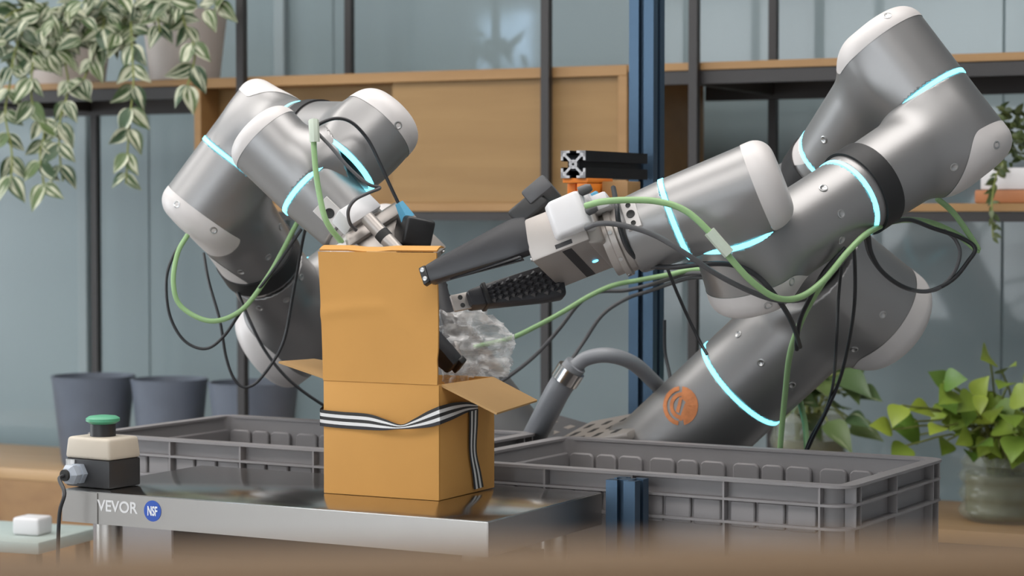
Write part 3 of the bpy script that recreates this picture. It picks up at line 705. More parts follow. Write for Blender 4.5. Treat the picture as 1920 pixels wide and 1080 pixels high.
# ------------------------------------------------------------------ pedestal carrying both arms, deck and extrusions
DZ = 0.573
mc = (RB0 + LB0) / 2
PF = fr(V3(mc.x, mc.y, 0), LAT, -FWD, UP)
pd = thing('robot_pedestal', 'grey wedge pedestal and slotted mounting plates under both robot arms', 'pedestal', (mc.x, mc.y, DZ))
topz = RB0.z - 0.10
MB().prism(fr(V3(mc.x, mc.y, 0), LAT, UP, None), [(-0.17, DZ), (0.17, DZ), (0.14, topz - 0.06), (0.03, topz + 0.06), (-0.03, topz + 0.06), (-0.14, topz - 0.06)], -0.17, 0.03).build('column', M['deck'], pd, bevel=0.004)
for B, ex_p, ey_p, mm, lx in ((P(1140, 800, 3.72), LAT + UP * 0.22, -FWD + UP * 0.16, M['gripmetal'], 0.085), (P(1010, 800, 3.84), LAT - UP * 0.20, -FWD + UP * 0.10, M['deck'], 0.06)):
    PFm = fr(B, ex_p, perp(ey_p, ex_p.normalized()))
    pl = MB().box(PFm, (-lx, lx), (-0.10, 0.10), (-0.016, 0)).build('mounting_plate', mm, pd, bevel=0.004)
    for i in range(4):
        for j in range(3):
            c = PFm @ V3(-lx + 0.025 + 0.036 * i, -0.065 + j * 0.055, 0)
            if 0.025 + 0.036 * i < 2 * lx - 0.01:
                MB().box(fr(c, ex_p, perp(ey_p, ex_p.normalized())), (-0.0055, 0.0055), (-0.013, 0.013), (-0.002, 0.0006)).build('slot', M['dark'] if mm is M['gripmetal'] else M['gripmetal'], pl, bevel=0)
# cable gland and hose on the pedestal
gp = crom([P(1002, 818, 3.70), P(1022, 780, 3.64), P(1045, 735, 3.60), P(1062, 708, 3.59)], 3)
gl = MB().tube(gp, 0.021, 16).build('connector_shell', M['hose'], pd)
MB().tube([P(1058, 714, 3.59), P(1072, 692, 3.585)], 0.024, 16).build('gland_nut', M['chrome'], pd)
MB().tube([P(1068, 698, 3.587), P(1080, 684, 3.582)], 0.019, 16).build('gland_nut', M['hose'], pd)
MB().tube(crom([P(1078, 688, 3.583), P(1100, 672, 3.58), P(1140, 666, 3.57), P(1185, 680, 3.60), P(1222, 712, 3.68), P(1252, 745, 3.78), P(1270, 780, 3.84)], 6), 0.0125, 14).build('grey_hose', M['hose'], pd)

dk = thing('workstation_frame', 'dark workstation frame and deck under the crates and robot pedestal', 'frame', PF @ V3(0, 0.0, 0))
MB().box(PF, (-0.75, 0.70), (-0.50, 0.25), (DZ - 0.03, DZ)).build('deck_board', M['deck'], dk, bevel=0.003)
for xx in (-0.74, 0.65):
    for yy in (-0.49, 0.20):
        MB().box(PF, (xx, xx + 0.045), (yy, yy + 0.045), (0, DZ - 0.03)).build('leg', M['alu'], dk, smooth=0)

SLOT = 0.0225
def ext_profile(s=0.045, slot=0.010, dep=0.012):
    h = s / 2; w = slot / 2; p = []
    q = [(-h, -h), (-w, -h), (-w, -h + 0.004), (-w - 0.005, -h + 0.004), (-w - 0.003, -h + dep), (w + 0.003, -h + dep), (w + 0.005, -h + 0.004), (w, -h + 0.004), (w, -h)]
    for k in range(4):
        c, sn = math.cos(k * math.pi / 2), math.sin(k * math.pi / 2)
        p += [(x * c - y * sn, x * sn + y * c) for x, y in q]
    return p
YW = 28.5
pc = P(1212, 500, 3.85)
post = thing('extrusion_post', 'tall blue-black slotted aluminium post rising behind the robot arms', 'post', (pc.x, pc.y, DZ))
MB().prism(yawf((pc.x, pc.y, 0), YW), ext_profile(0.047), DZ, 2.3).build('slotted_profile', M['alu'], post, smooth=0)
yv = yawf((0, 0, 0), YW)
exv = yv.to_3x3() @ V3(1, 0, 0); eyv = yv.to_3x3() @ V3(0, 1, 0)
be = P(1075, 308, 3.60)
BFm = Matrix(((exv.x, 0, eyv.x, be.x), (exv.y, 0, eyv.y, be.y), (0, 1, 0, be.z), (0, 0, 0, 1)))
blen = 0.24
br = thing('extrusion_outrigger', 'short black aluminium extrusion with bright cut end, sticking out from the post', 'bracket', be)
MB().prism(BFm, ext_profile(0.045), 0.001, blen).build('slotted_profile', M['alublack'], br, smooth=0)
ec = MB()
for q in ((1, 1), (1, -1), (-1, 1), (-1, -1)):
    ec.prism(BFm, [(q[0] * a, q[1] * b) for a, b in ((0.003, 0.0), (0.0, 0.003), (0.014, 0.0165), (0.0165, 0.014))], -0.0014, 0.0008)
    ec.prism(BFm, [(q[0] * a, q[1] * b) for a, b in ((0.0125, 0.0125), (0.0225, 0.0125), (0.0225, 0.0225), (0.0125, 0.0225))], -0.0014, 0.0008)
    ec.prism(BFm, [(q[0] * a, q[1] * b) for a, b in ((0.0065, 0.0185), (0.0225, 0.0185), (0.0225, 0.0225), (0.0065, 0.0225))], -0.0014, 0.0008)
    ec.prism(BFm, [(q[0] * a, q[1] * b) for a, b in ((0.0185, 0.0065), (0.0185, 0.0225), (0.0225, 0.0225), (0.0225, 0.0065))], -0.0014, 0.0008)
ec.lathe(fr(be, exv, UP, None), [(0.0075, -0.0008), (0.0075, 0.0014), (0.004, 0.0014), (0.004, -0.0008)], 16, True)
ec.build('cut_end', M['aluend'], br, smooth=0)
ob = thing('orange_bracket', 'orange plastic camera bracket under the black extrusion', 'bracket', BFm @ V3(0, -0.05, 0.03))
MB().box(BFm, (-0.022, 0.024), (-0.0305, -0.0228), (0.004, 0.10)).build('top_plate', M['orange'], ob, bevel=0.001)
MB().box(BFm, (0.004, 0.024), (-0.06, -0.031), (0.004, 0.10)).build('side_plate', M['orange'], ob, bevel=0.002)
MB().box(BFm, (-0.022, -0.006), (-0.05, -0.031), (0.02, 0.10)).build('side_plate', M['orange'], ob, bevel=0.002)
MB().box(BFm, (0.028, 0.075), (-0.07, -0.028), (0.05, 0.10)).build('wooden_block', M['wood'], ob, bevel=0.001)
st = P(1176, 940, 3.06)
stub = thing('extrusion_stub', 'short dark blue slotted post beside the steel table corner', 'post', (st.x, st.y, 0))
MB().prism(yawf((st.x, st.y, 0), YW), ext_profile(0.045), 0.0, P(1176, 898, 3.06).z).build('slotted_profile', M['alu'], stub, smooth=0)

# ------------------------------------------------------------------ steel table
TZ = 0.885
tn = PZ(915, 978, TZ); tl = PZ(117, 917, TZ)
tex = (tn - tl).normalized(); tey = V3(-tex.y, tex.x, 0)
TL = (tn - tl).length; TD = 0.335
TF = fr(tl, tex, tey, UP)
tb = thing('steel_table', 'narrow stainless steel prep table carrying the cardboard box', 'table', (TF @ V3(TL / 2, TD / 2, -TZ)))
MB().box(TF, (0, TL), (0, TD), (-0.012, 0)).build('table_top', M['steel'], tb, bevel=0.0015)
lip = MB().box(TF, (0, TL), (0.0, 0.0014), (-0.046, -0.0125)).build('front_lip', M['steellip'], tb, bevel=0.0004, seg=1)
MB().box(TF, (0, TL), (-0.0008, 0.0008), (-0.046, -0.0015)).build('front_skin', M['steellip'], tb, smooth=0)
MB().box(TF, (TL - 0.0008, TL + 0.0008), (-0.0008, TD), (-0.046, -0.0015)).build('side_skin', M['steellip'], tb, smooth=0)
MB().box(TF, (-0.0008, 0.0008), (0, TD), (-0.046, -0.0015)).build('side_skin', M['steellip'], tb, smooth=0)
sx0 = (PP(184, 945, tl, tey) - tl).dot(tex)
MB().box(TF, (sx0 - 0.0008, sx0 + 0.0008), (-0.0014, 0), (-0.046, -0.002)).build('corner_seam', M['seam'], tb, smooth=0)
for xx in (0.03, TL - 0.06):
    for yy in (0.05, TD - 0.06):
        c = TF @ V3(xx + 0.015, yy, -TZ)
        MB().lathe(fz(c, UP), [(0.019, 0), (0.019, TZ - 0.0125)], 20).build('leg', M['steellip'], tb)
MB().box(TF, (0.02, TL - 0.02), (0.03, TD - 0.03), (-0.72, -0.70)).build('lower_shelf', M['steellip'], tb, bevel=0.002)
def text_mesh(name, body, Mx, size, m, parent, depth=0.0003):
    cu = bpy.data.curves.new(name, 'FONT'); cu.body = body; cu.size = size; cu.align_x = 'CENTER'; cu.align_y = 'CENTER'; cu.extrude = depth; cu.offset = 0.0004
    t = bpy.data.objects.new(name, cu); COL.objects.link(t); dg = bpy.context.evaluated_depsgraph_get()
    me = bpy.data.meshes.new_from_object(t.evaluated_get(dg)); bpy.data.objects.remove(t)
    o0 = org(parent); me.transform(Matrix.Translation(-o0) @ Mx)
    me.materials.clear(); me.materials.append(m); o = bpy.data.objects.new(name, me); COL.objects.link(o); o.parent = parent; ORG[o.name] = o0
    return o
def lipf(x, y): p = PP(x, y, tl, tey); return fr(p - tey * 0.0012, tex, UP, -tey)
text_mesh('etched_lettering', 'VEVOR', lipf(221, 951), 0.0225, M['etch'], lip)
bd = MB().lathe(lipf(287, 958), [(0.0148, -0.0005), (0.0148, 0.0004), (0, 0.0004)], 36).build('round_badge', M['badge'], lip)
b3 = lipf(287, 959); b3 = b3 @ Matrix.Translation((0, 0, 0.0006)) @ Matrix.Diagonal((0.62, 1.12, 1, 1))
text_mesh('badge_lettering', 'NSF', b3, 0.0165, M['badgewhite'], lip)
# beam under the table
UB = thing('extrusion_beam', 'dark slotted extrusion beam under the steel table', 'beam', TF @ V3(0.35, 0.1, -0.14))
MB().box(TF, (0.14, TL + 0.02), (0.075, 0.12), (-0.14, -0.05)).build('beam_profile', M['alublack'], UB, bevel=0.001)
MB().box(TF, (0.14, TL + 0.02), (0.072, 0.076), (-0.10, -0.094)).build('beam_slot', M['dark'], UB, smooth=0)

# ------------------------------------------------------------------ crates
RZ = 1.285 - 0.372
def crate(BR, yaw, L, Wd, label, xofs=0.0):
    """BR: back right corner of the rim; local x to the right along the long side, y to the back"""
    Fm = yawf((BR.x, BR.y, RZ), yaw) @ Matrix.Translation((-L, -Wd, 0))
    c = thing('stacking_crate', label, 'crate', Fm @ V3(L / 2, Wd / 2, -0.34), 'grey plastic crates behind the steel table')
    T = 0.016; Hc = 0.34
    def rr(x0, x1, y0, y1, r, n=4):
        o = []
        for cx, cy, a in ((x1 - r, y1 - r, 0), (x0 + r, y1 - r, 90), (x0 + r, y0 + r, 180), (x1 - r, y0 + r, 270)):
            for i in range(n + 1): t = math.radians(a + 90 * i / n); o.append((cx + r * math.cos(t), cy + r * math.sin(t)))
        return o
    def loop(out, inn, z0, z1, name, rad=0.03, m=None):
        a = rr(out, L - out, out, Wd - out, rad); b = rr(inn, L - inn, inn, Wd - inn, max(rad - (inn - out), 0.006)); n = len(a); mb = MB()
        vs = [Fm @ V3(p[0], p[1], z0) for p in a] + [Fm @ V3(p[0], p[1], z0) for p in b] + [Fm @ V3(p[0], p[1], z1) for p in a] + [Fm @ V3(p[0], p[1], z1) for p in b]
        fs = []
        for i in range(n):
            j = (i + 1) % n; fs += [(i, j, 2 * n + j, 2 * n + i), (n + j, n + i, 3 * n + i, 3 * n + j), (2 * n + i, 2 * n + j, 3 * n + j, 3 * n + i), (j, i, n + i, n + j)]
        mb.add(vs, fs); return mb.build(name, M['crate'], c, smooth=50)
    loop(T, T + 0.004, -Hc, -0.002, 'shell', 0.024)
    MB().prism(Fm, rr(T, L - T, T, Wd - T, 0.024), -Hc, -Hc + 0.006).build('crate_floor', M['crate'], c)
    loop(0.0, T + 0.006, -0.004, 0.0, 'rim')
    loop(0.001, T + 0.001, -0.030, -0.0265, 'ledge'); loop(0.001, T + 0.001, -0.062, -0.0585, 'ledge')
    def rib(x0, x1, y0, y1, z0, z1): MB().box(Fm, (x0, x1), (y0, y1), (z0, z1)).build('rib', M['crate'], c, smooth=0)
    nx = 4
    xs = [0.045 + (L - 0.09) * i / nx for i in range(nx + 1)]
    for q in xs:
        rib(q - 0.0016, q + 0.0016, 0.002, T + 0.002, -0.0265, -0.004); rib(q - 0.0016, q + 0.0016, 0.002, T + 0.002, -0.0585, -0.030); rib(q - 0.0016, q + 0.0016, 0.004, T + 0.002, -Hc + 0.02, -0.062)
        rib(q - 0.0016, q + 0.0016, Wd - T - 0.002, Wd - 0.002, -Hc + 0.02, -0.004)
    for q in (0.030, 0.048, 0.19, 0.345, 0.372):
        for xx in (L - T - 0.002, 0.002):
            rib(xx, xx + T, q - 0.0016, q + 0.0016, -0.0265, -0.004); rib(xx, xx + T, q - 0.0016, q + 0.0016, -0.0585, -0.030); rib(xx, xx + T - 0.002, q - 0.0016, q + 0.0016, -Hc + 0.02, -0.062)
    # pockets on the outer face between the ledges, and their rounded backs inside
    for a, b in zip(xs[:-1], xs[1:]):
        for u0, u1 in ((0.05, 0.31), (0.34, 0.62), (0.65, 0.95)):
            MB().box(Fm, (a + (b - a) * u0, a + (b - a) * u1), (0.0095, T + 0.001), (-0.068, -0.0305)).build('pocket', M['crate'], c, bevel=0.002, seg=1)
    pw = [(0.0, 0.044), (0.049, 0.036), (0.090, 0.042)]
    x = T + 0.012
    while x < L - T - 0.05:
        for d, wdt in pw:
            if x + d + wdt < L - T - 0.008:
                MB().prism(fr(Fm @ V3(0, Wd - T - 0.004, 0), Fm.to_3x3() @ V3(1, 0, 0), UP, None), [(x + d, -0.30), (x + d + wdt, -0.30), (x + d + wdt, -0.029), (x + d + wdt - 0.006, -0.024), (x + d + 0.006, -0.024), (x + d, -0.029)], 0.0005, 0.008).build('pocket_panel', M['crate'], c, bevel=0.002, seg=1)
        x += 0.146
    MB().box(Fm, (T + 0.004, T + 0.012), (T + 0.02, Wd - T - 0.014), (-0.30, -0.024)).build('pocket_panel', M['crate'], c, bevel=0.002, seg=1)
    MB().box(Fm, (L - T - 0.012, L - T - 0.004), (T + 0.02, Wd - T - 0.014), (-0.30, -0.024)).build('pocket_panel', M['crate'], c, bevel=0.002, seg=1)
    return c
crate(V3(0.655, 3.28, 0), 30, 0.66, 0.40, 'grey plastic stacking crate standing beneath the reaching robot arm')
crate(V3(0.05, 3.66, 0), 30, 0.66, 0.40, 'grey plastic stacking crate standing behind the green button box')

# ------------------------------------------------------------------ cardboard box, film and ribbon
fl = PZ(607, 925, TZ); frr = PZ(823, 940, TZ); rrr = PZ(932, 915, TZ)
bx = (frr - fl).normalized(); by = V3(-bx.y, bx.x, 0)
BW = (frr - fl).length; BD = (rrr - frr).dot(by); BH = 0.160; TH = 0.003
BF = fr(fl + V3(0, 0, 0.0005), bx, by, UP)
box = thing('cardboard_box', 'open brown cardboard box with raised lid standing on the steel table', 'box', BF @ V3(BW / 2, BD / 2, 0))
MB().box(BF, (0, BW), (0, TH), (0, BH)).build('front_panel', M['card'], box, bevel=0.001)
MB().box(BF, (BW - TH, BW), (TH, BD), (0, BH)).build('side_panel', M['card'], box, bevel=0.001)
MB().box(BF, (0, TH), (TH, BD), (0, BH)).build('side_panel', M['card'], box, bevel=0.001)
MB().box(BF, (TH, BW - TH), (BD - TH, BD), (0, BH)).build('back_panel', M['card'], box, bevel=0.001)
MB().box(BF, (TH, BW - TH), (TH, BD - TH), (0, TH)).build('bottom_panel', M['cardin'], box, bevel=0)
def sheet(grid, th):               # grid of points (rows) -> thin curved board
    R = len(grid); Cn = len(grid[0]); mb = MB()
    vs = [p for r in grid for p in r]; n = (grid[0][1] - grid[0][0]).cross(grid[1][0] - grid[0][0]).normalized()
    vs2 = [p + n * th for p in vs]; N = R * Cn; fs = []
    for i in range(R - 1):
        for j in range(Cn - 1):
            a = i * Cn + j; fs += [(a, a + 1, a + Cn + 1, a + Cn), (N + a, N + a + Cn, N + a + Cn + 1, N + a + 1)]
    bd = [(0, j) for j in range(Cn)] + [(i, Cn - 1) for i in range(1, R)] + [(R - 1, j) for j in range(Cn - 2, -1, -1)] + [(i, 0) for i in range(R - 2, 0, -1)]
    for k in range(len(bd)):
        a = bd[k][0] * Cn + bd[k][1]; b = bd[(k + 1) % len(bd)]; b = b[0] * Cn + b[1]; fs.append((b, a, N + a, N + b))
    return mb.add(vs + vs2, fs)
# lid: leans a touch, with a soft crease at mid height
LH = 0.182; rows = []
for i in range(37):
    t = i / 36; z = BH + t * LH; row = []
    for j in range(21):
        u = j / 20; x = -0.004 * t + u * (BW - 0.002 + 0.006 * t)
        crease = 0.52 + 0.06 * math.sin(u * 3.0) - (0.34 * max(0, u - 0.55) / 0.45)
        yy = 0.002 + 0.004 * math.sin(math.pi * t) * (0.4 + 0.6 * u) - 0.0022 * math.exp(-((t - crease) / 0.05) ** 2) - 0.006 * t
        row.append(BF @ V3(x, yy, z))
    rows.append(row)
MB_l = sheet(rows, 0.003); lid = MB_l.build('lid', M['card'], box, smooth=30)
tk = []
for i in range(4):
    t = i / 3; tk.append([BF @ V3(-0.003 + u / 8 * (BW + 0.003), -0.004 + 0.020 * t, BH + LH + 0.001 + 0.006 * math.sin(t * 2.2) - (0.002 if 2 < u < 5 else 0)) for u in range(9)])
sheet(tk, 0.0025).build('tuck_flap', M['card'], box, smooth=30)
MB().box(BF, (BW * 0.40, BW * 0.66), (-0.0065, -0.004), (BH + LH - 0.006, BH + LH + 0.001)).build('tuck_slot', M['cardin'], box, bevel=0.0008)
# side flaps
def flap(corners, name):
    a, b, c, d = corners; g_ = [[mid(mid(a, b, v / 4), mid(d, c, v / 4), u / 4) for v in range(5)] for u in range(5)]
    return sheet(g_, 0.003).build(name, M['cardin'], box, smooth=30)
ha = BF @ V3(BW, 0.008, BH); hb = BF @ V3(BW, BD - 0.002, BH)
oa = P(932, 774, ha.y - 0.03); obb = P(1008, 750, hb.y - 0.035)
flap((ha, hb, obb, oa), 'side_flap')
ha2 = BF @ V3(0, 0.008, BH); hb2 = BF @ V3(0, BD - 0.002, BH)
oa2 = P(522, 681, ha2.y + 0.03); ob2 = P(588, 676, hb2.y + 0.03)
flap((ha2, hb2, ob2, oa2), 'side_flap')
hc = BF @ V3(0, BD, BH); hd = BF @ V3(BW, BD, BH)
# ribbon
def strip(pairs, name, parent, k=5, label=None):
    A = crom([p[0] for p in pairs], k); B = crom([p[1] for p in pairs], k); mb = MB(); n = len(A); uv = []
    vs = []
    for i in range(n):
        for v in range(5): vs.append(mid(A[i], B[i], v / 4)); uv.append((i / n, 1 - v / 4))
    fs = [(i * 5 + v, i * 5 + v + 1, (i + 1) * 5 + v + 1, (i + 1) * 5 + v) for i in range(n - 1) for v in range(4)]
    mb.add(vs, fs); mb.uv = uv; return mb.build(name, M['ribbon'], parent, smooth=60, fixn=False)
rb = thing('striped_ribbon', 'black and white striped ribbon tied round the cardboard box', 'ribbon', BF @ V3(BW / 2, -0.004, 0.08))
def fp(x, y, off=0.0035): return PP(x, y, BF @ V3(0, -off, 0), by)
def spx(x, y, off=0.0035): return PP(x, y, BF @ V3(BW + off, 0, 0), bx)
front = [(604, 768, 604, 799, .003), (640, 772, 640, 803, .003), (690, 776, 685, 806, .004), (722, 786, 718, 807, .007), (752, 796, 745, 805, .009), (775, 786, 775, 804, .010), (800, 772, 805, 801, .008), (820, 763, 822, 797, .006)]
pr = [(fp(a, b, o), fp(c, d, o)) for a, b, c, d, o in front]
sd = [(826, 761, 828, 795), (850, 755, 850, 786), (875, 754, 875, 774), (896, 758, 896, 768)]
pr += [(spx(a, b, 0.006 if i < 2 else 0.004), spx(c, d, 0.006 if i < 2 else 0.004)) for i, (a, b, c, d) in enumerate(sd)]
pr = [(fl + (BF @ V3(-0.003, 0.03, 0) - fl) + V3(0, 0, (fp(604, 748).z - TZ)), fl + (BF @ V3(-0.003, 0.03, 0) - fl) + V3(0, 0, fp(604, 790).z - TZ)), ] + [(BF @ V3(-0.003, -0.001, 0) + V3(0, 0, fp(604, 765).z - TZ), BF @ V3(-0.003, -0.001, 0) + V3(0, 0, fp(604, 798).z - TZ))] + pr
strip(pr, 'band', rb)
tail = [(880, 770, 897, 767), (880, 800, 896, 797), (880, 848, 894, 845), (886, 890, 902, 885), (889, 918, 907, 913)]
strip([(spx(c, d, 0.003), spx(a, b, 0.003)) for a, b, c, d in tail], 'tail', rb)
# crumpled clear film
rnd = random.Random(4)
def film():
    bm = bmesh.new(); bmesh.ops.create_icosphere(bm, subdivisions=5, radius=1)
    from mathutils import noise
    c = P(886, 650, 3.19)
    for v in bm.verts:
        p = v.co.copy(); pw_ = p + 0.35 * Vector((noise.noise(p * 1.3), noise.noise(p * 1.3 + Vector((5, 0, 0))), noise.noise(p * 1.3 + Vector((0, 5, 0)))))
        n = 0.26 * noise.noise(p * 1.6 + Vector((3, 1, 7)))
        n += 0.20 * (1 - abs(noise.noise(Vector((pw_.x * 2.2, pw_.y * 2.2, pw_.z * 5.0)) + Vector((9, 2, 2))) * 2.4)) - 0.10
        n += 0.09 * (1 - abs(noise.noise(Vector((pw_.x * 4, pw_.y * 4, pw_.z * 10))) * 2.2)) - 0.045
        r = 1 + n; q = Vector((p.x * 0.058, p.y * 0.050, p.z * 0.062)) * r
        if p.z > 0.3: q.x += 0.0 - 0.02 * p.z
        v.co = Vector((c.x, c.y, c.z)) + q
    me = MB(); bm.verts.index_update(); me.add([v.co.copy() for v in bm.verts], [tuple(v.index for v in f.verts) for f in bm.faces]); bm.free()
    return me
fo = film().build('plastic_film', M['film'], None, smooth=75)
tag(fo, 'crumpled clear plastic film bulging out of the cardboard box', 'plastic film')

# ------------------------------------------------------------------ emergency button box
ec0 = PZ(205, 919, TZ); el = PZ(120, 911, TZ)
ex_ = (ec0 - el); ex_.z = 0; ex_.normalize(); ey_ = V3(-ex_.y, ex_.x, 0)
EF = fr(ec0 + V3(0, 0, 0.0005) - ex_ * 0.088, ex_, ey_, UP); ES = 0.088; ED = 0.068
es = thing('button_box', 'black and beige button box with a green mushroom button on the table corner', 'button box', EF @ V3(ES / 2, ED / 2, 0))
eb = MB().box(EF, (0.001, ES - 0.001), (0.001, ED - 0.001), (0, 0.041)).build('box_base', M['estopblack'], es, bevel=0.003)
MB().prism(EF, [(0, 0), (ES, 0), (ES, ED), (0, ED)], 0.041, 0.072, tap=0.93).build('box_lid', M['estopbeige'], es, bevel=0.005, seg=3)
ct = EF @ V3(ES * 0.5, ED * 0.5, 0.072)
MB().lathe(fz(ct, UP), [(0.0185, -0.001), (0.0185, 0.018), (0, 0.018)], 32).build('button_collar', M['estopblack'], es)
MB().lathe(fz(ct + UP * 0.018, UP), [(0.016, -0.001), (0.020, 0.001), (0.0245, 0.004), (0.0245, 0.008), (0.020, 0.011), (0.008, 0.0125), (0, 0.0125)], 36).build('mushroom_button', M['estopgreen'], es, smooth=35)
gc = EF @ V3(0.030, 0.001, 0.020)
gfr = fz(gc, -ey_)
gl = MB().lathe(gfr, [(0.0155, 0), (0.0155, 0.008), (0.0135, 0.0085), (0.0135, 0.014), (0.0155, 0.0142), (0.0155, 0.022), (0.011, 0.028), (0.007, 0.030), (0, 0.030)], 6).build('cable_gland', M['gland'], es, smooth=20)
MB().lathe(fz(gc - ey_ * 0.029, -ey_), [(0.0085, 0), (0.0085, 0.004), (0, 0.004)], 16).build('gland_seal', M['dark'], gl)
MB().box(EF, (0.003, 0.020), (-0.0003, 0.0012), (0.010, 0.039)).build('rating_sticker', M['sticker'], eb, smooth=0)
gg = gc - ey_ * 0.030
MB().tube(crom([gg, gg - ey_ * 0.012 - UP * 0.004, P(121, 925, gg.y - 0.035), P(112, 960, gg.y - 0.04), P(109, 1020, gg.y - 0.04), P(108, 1120, gg.y - 0.02)], 6), 0.0029, 8).build('lead', M['blackcable'], es)

# ------------------------------------------------------------------ cables
def cable(pts, r, m, name, label, cat='cable', group=None):
    o = MB().tube(crom([P(*p) for p in pts], 7), r, 8).build(name, M[m], None, smooth=60)
    return tag(o, label, cat, group)
cable([(352, 440, 3.50), (333, 475, 3.49), (325, 530, 3.48), (340, 575, 3.48), (395, 602, 3.48), (452, 582, 3.49), (500, 522, 3.50), (530, 470, 3.50), (556, 420, 3.48), (590, 360, 3.42)], 0.0042, 'green', 'signal_cable', 'pale green cable looping beneath the elbow cap of the folded arm')
cable([(348, 445, 3.52), (325, 480, 3.51), (312, 525, 3.50), (318, 590, 3.50), (345, 638, 3.50), (385, 654, 3.50), (420, 630, 3.50), (455, 580, 3.50), (510, 510, 3.49), (565, 430, 3.46)], 0.0026, 'blackcable', 'power_cable', 'thin black cable hanging in a loop beside the green loop')
cable([(382, 475, 3.66), (392, 530, 3.62), (412, 600, 3.60), (424, 670, 3.60), (440, 712, 3.60), (462, 726, 3.60), (490, 708, 3.60), (530, 645, 3.60), (548, 560, 3.58), (566, 460, 3.52), (575, 420, 3.46)], 0.0026, 'blackcable', 'power_cable', 'black cable drooping lowest in front of the grey flower pots')
cable([(445, 545, 3.68), (470, 605, 3.66), (500, 662, 3.66), (545, 715, 3.66), (610, 762, 3.67), (680, 800, 3.70)], 0.0026, 'blackcable', 'power_cable', 'black cable running down behind the cardboard box')
c5 = [(587, 232, 3.13), (588, 262, 3.125), (591, 310, 3.12), (598, 360, 3.115), (612, 415, 3.11), (641, 455, 3.12)]
cable(c5, 0.0042, 'green', 'signal_cable', 'green cable running along the folded arm wrist to its gripper')
tag(MB().tube([P(588, 226, 3.128), P(589, 245, 3.122), P(590, 266, 3.122)], 0.0075, 8).build('cable_clip', M['clip']), 'pale cable clip at the top of the folded wrist', 'clip')
cable([(588, 245, 3.15), (600, 232, 3.15), (630, 222, 3.155), (660, 230, 3.16), (690, 262, 3.165), (712, 305, 3.165), (730, 345, 3.165), (748, 383, 3.165)], 0.0026, 'blackcable', 'camera_cable', 'black cable arching over the folded arm to the blue plug')
cable([(596, 250, 3.14), (620, 275, 3.135), (655, 315, 3.13), (690, 345, 3.13), (712, 352, 3.14), (690, 362, 3.12), (665, 375, 3.10), (653, 395, 3.10), (656, 418, 3.11), (668, 432, 3.12)], 0.0026, 'greycable', 'sensor_cable', 'grey cable along the glowing joint ring of the folded wrist')
# cables of the reaching arm
cable([(1098, 386, 2.90), (1130, 378, 2.885), (1180, 375, 2.88), (1235, 378, 2.875), (1285, 395, 2.87), (1330, 435, 2.865), (1370, 485, 2.87), (1410, 528, 2.88), (1455, 558, 2.90), (1500, 557, 2.93), (1545, 525, 2.96), (1590, 472, 2.98), (1630, 435, 3.02), (1680, 414, 3.14), (1740, 416, 3.22), (1795, 440, 3.22), (1834, 470, 3.22), (1812, 432, 3.22), (1785, 396, 3.22), (1757, 372, 3.21)], 0.0044, 'green', 'signal_cable', 'green cable sweeping from the gripper under the forearm to the elbow')
tag(MB().tube([P(1330, 434, 2.866), P(1348, 455, 2.866), P(1367, 476, 2.866)], 0.0078, 8).build('cable_clip', M['clip']), 'pale green cable clip on the sweeping green cable', 'clip')
cable([(1098, 428, 2.90), (1125, 419, 2.885), (1170, 423, 2.88), (1225, 440, 2.875), (1285, 475, 2.87), (1340, 512, 2.88), (1395, 541, 2.90), (1448, 561, 2.925), (1490, 561, 2.95), (1540, 530, 2.965), (1590, 478, 2.985)], 0.0036, 'greycable', 'power_cable', 'dark grey cable leaving the gripper beside the sweeping green cable')
cable([(1150, 352, 3.0), (1156, 385, 2.93), (1162, 425, 2.925), (1180, 470, 2.93), (1215, 497, 2.96), (1260, 501, 2.94), (1320, 495, 2.92), (1375, 497, 2.92), (1420, 518, 2.92), (1458, 560, 2.93), (1485, 605, 3.05), (1500, 650, 3.20)], 0.0036, 'blackcable', 'power_cable', 'black cable wrapped under the wrist of the reaching arm')
cable([(1628, 440, 3.05), (1634, 475, 3.08), (1655, 510, 3.12), (1695, 538, 3.16), (1740, 546, 3.2), (1785, 525, 3.2), (1815, 490, 3.2), (1828, 465, 3.2), (1800, 445, 3.2), (1750, 428, 3.18), (1705, 412, 3.14), (1665, 418, 3.08)], 0.0032, 'blackcable', 'power_cable', 'black cable looping out beyond the reaching elbow')
cable([(1622, 445, 3.06), (1632, 480, 3.09), (1662, 518, 3.13), (1705, 543, 3.17), (1755, 543, 3.2), (1788, 512, 3.2), (1800, 475, 3.2), (1790, 448, 3.2), (1770, 432, 3.19)], 0.0028, 'greycable', 'sensor_cable', 'dark grey cable of the loop beyond the reaching elbow')
cable([(1600, 455, 3.10), (1603, 500, 3.15), (1602, 570, 3.18), (1592, 640, 3.26), (1575, 710, 3.34), (1550, 770, 3.40), (1520, 830, 3.45), (1500, 880, 3.47)], 0.0028, 'blackcable', 'power_cable', 'black cable hanging straight past the lower shoulder cap to the crate')
cable([(1580, 480, 3.12), (1572, 560, 3.16), (1568, 650, 3.18), (1562, 720, 3.34), (1548, 770, 3.42), (1520, 820, 3.47), (1505, 860, 3.49)], 0.0024, 'blackcable', 'sensor_cable', 'thinner black cable hanging over the shoulder casting')
cable([(1580, 470, 3.02), (1545, 525, 3.06), (1515, 575, 3.12), (1495, 620, 3.18), (1480, 670, 3.28), (1472, 740, 3.38), (1466, 800, 3.43), (1462, 850, 3.45)], 0.0048, 'green', 'signal_cable', 'green cable hanging across the lit base ring into the crate side')
cable([(1585, 465, 3.0), (1545, 510, 3.02), (1518, 560, 3.06), (1500, 600, 3.12), (1494, 640, 3.18), (1494, 655, 3.2)], 0.0034, 'blackcable', 'power_cable', 'black cable dropping onto the shoulder casting')
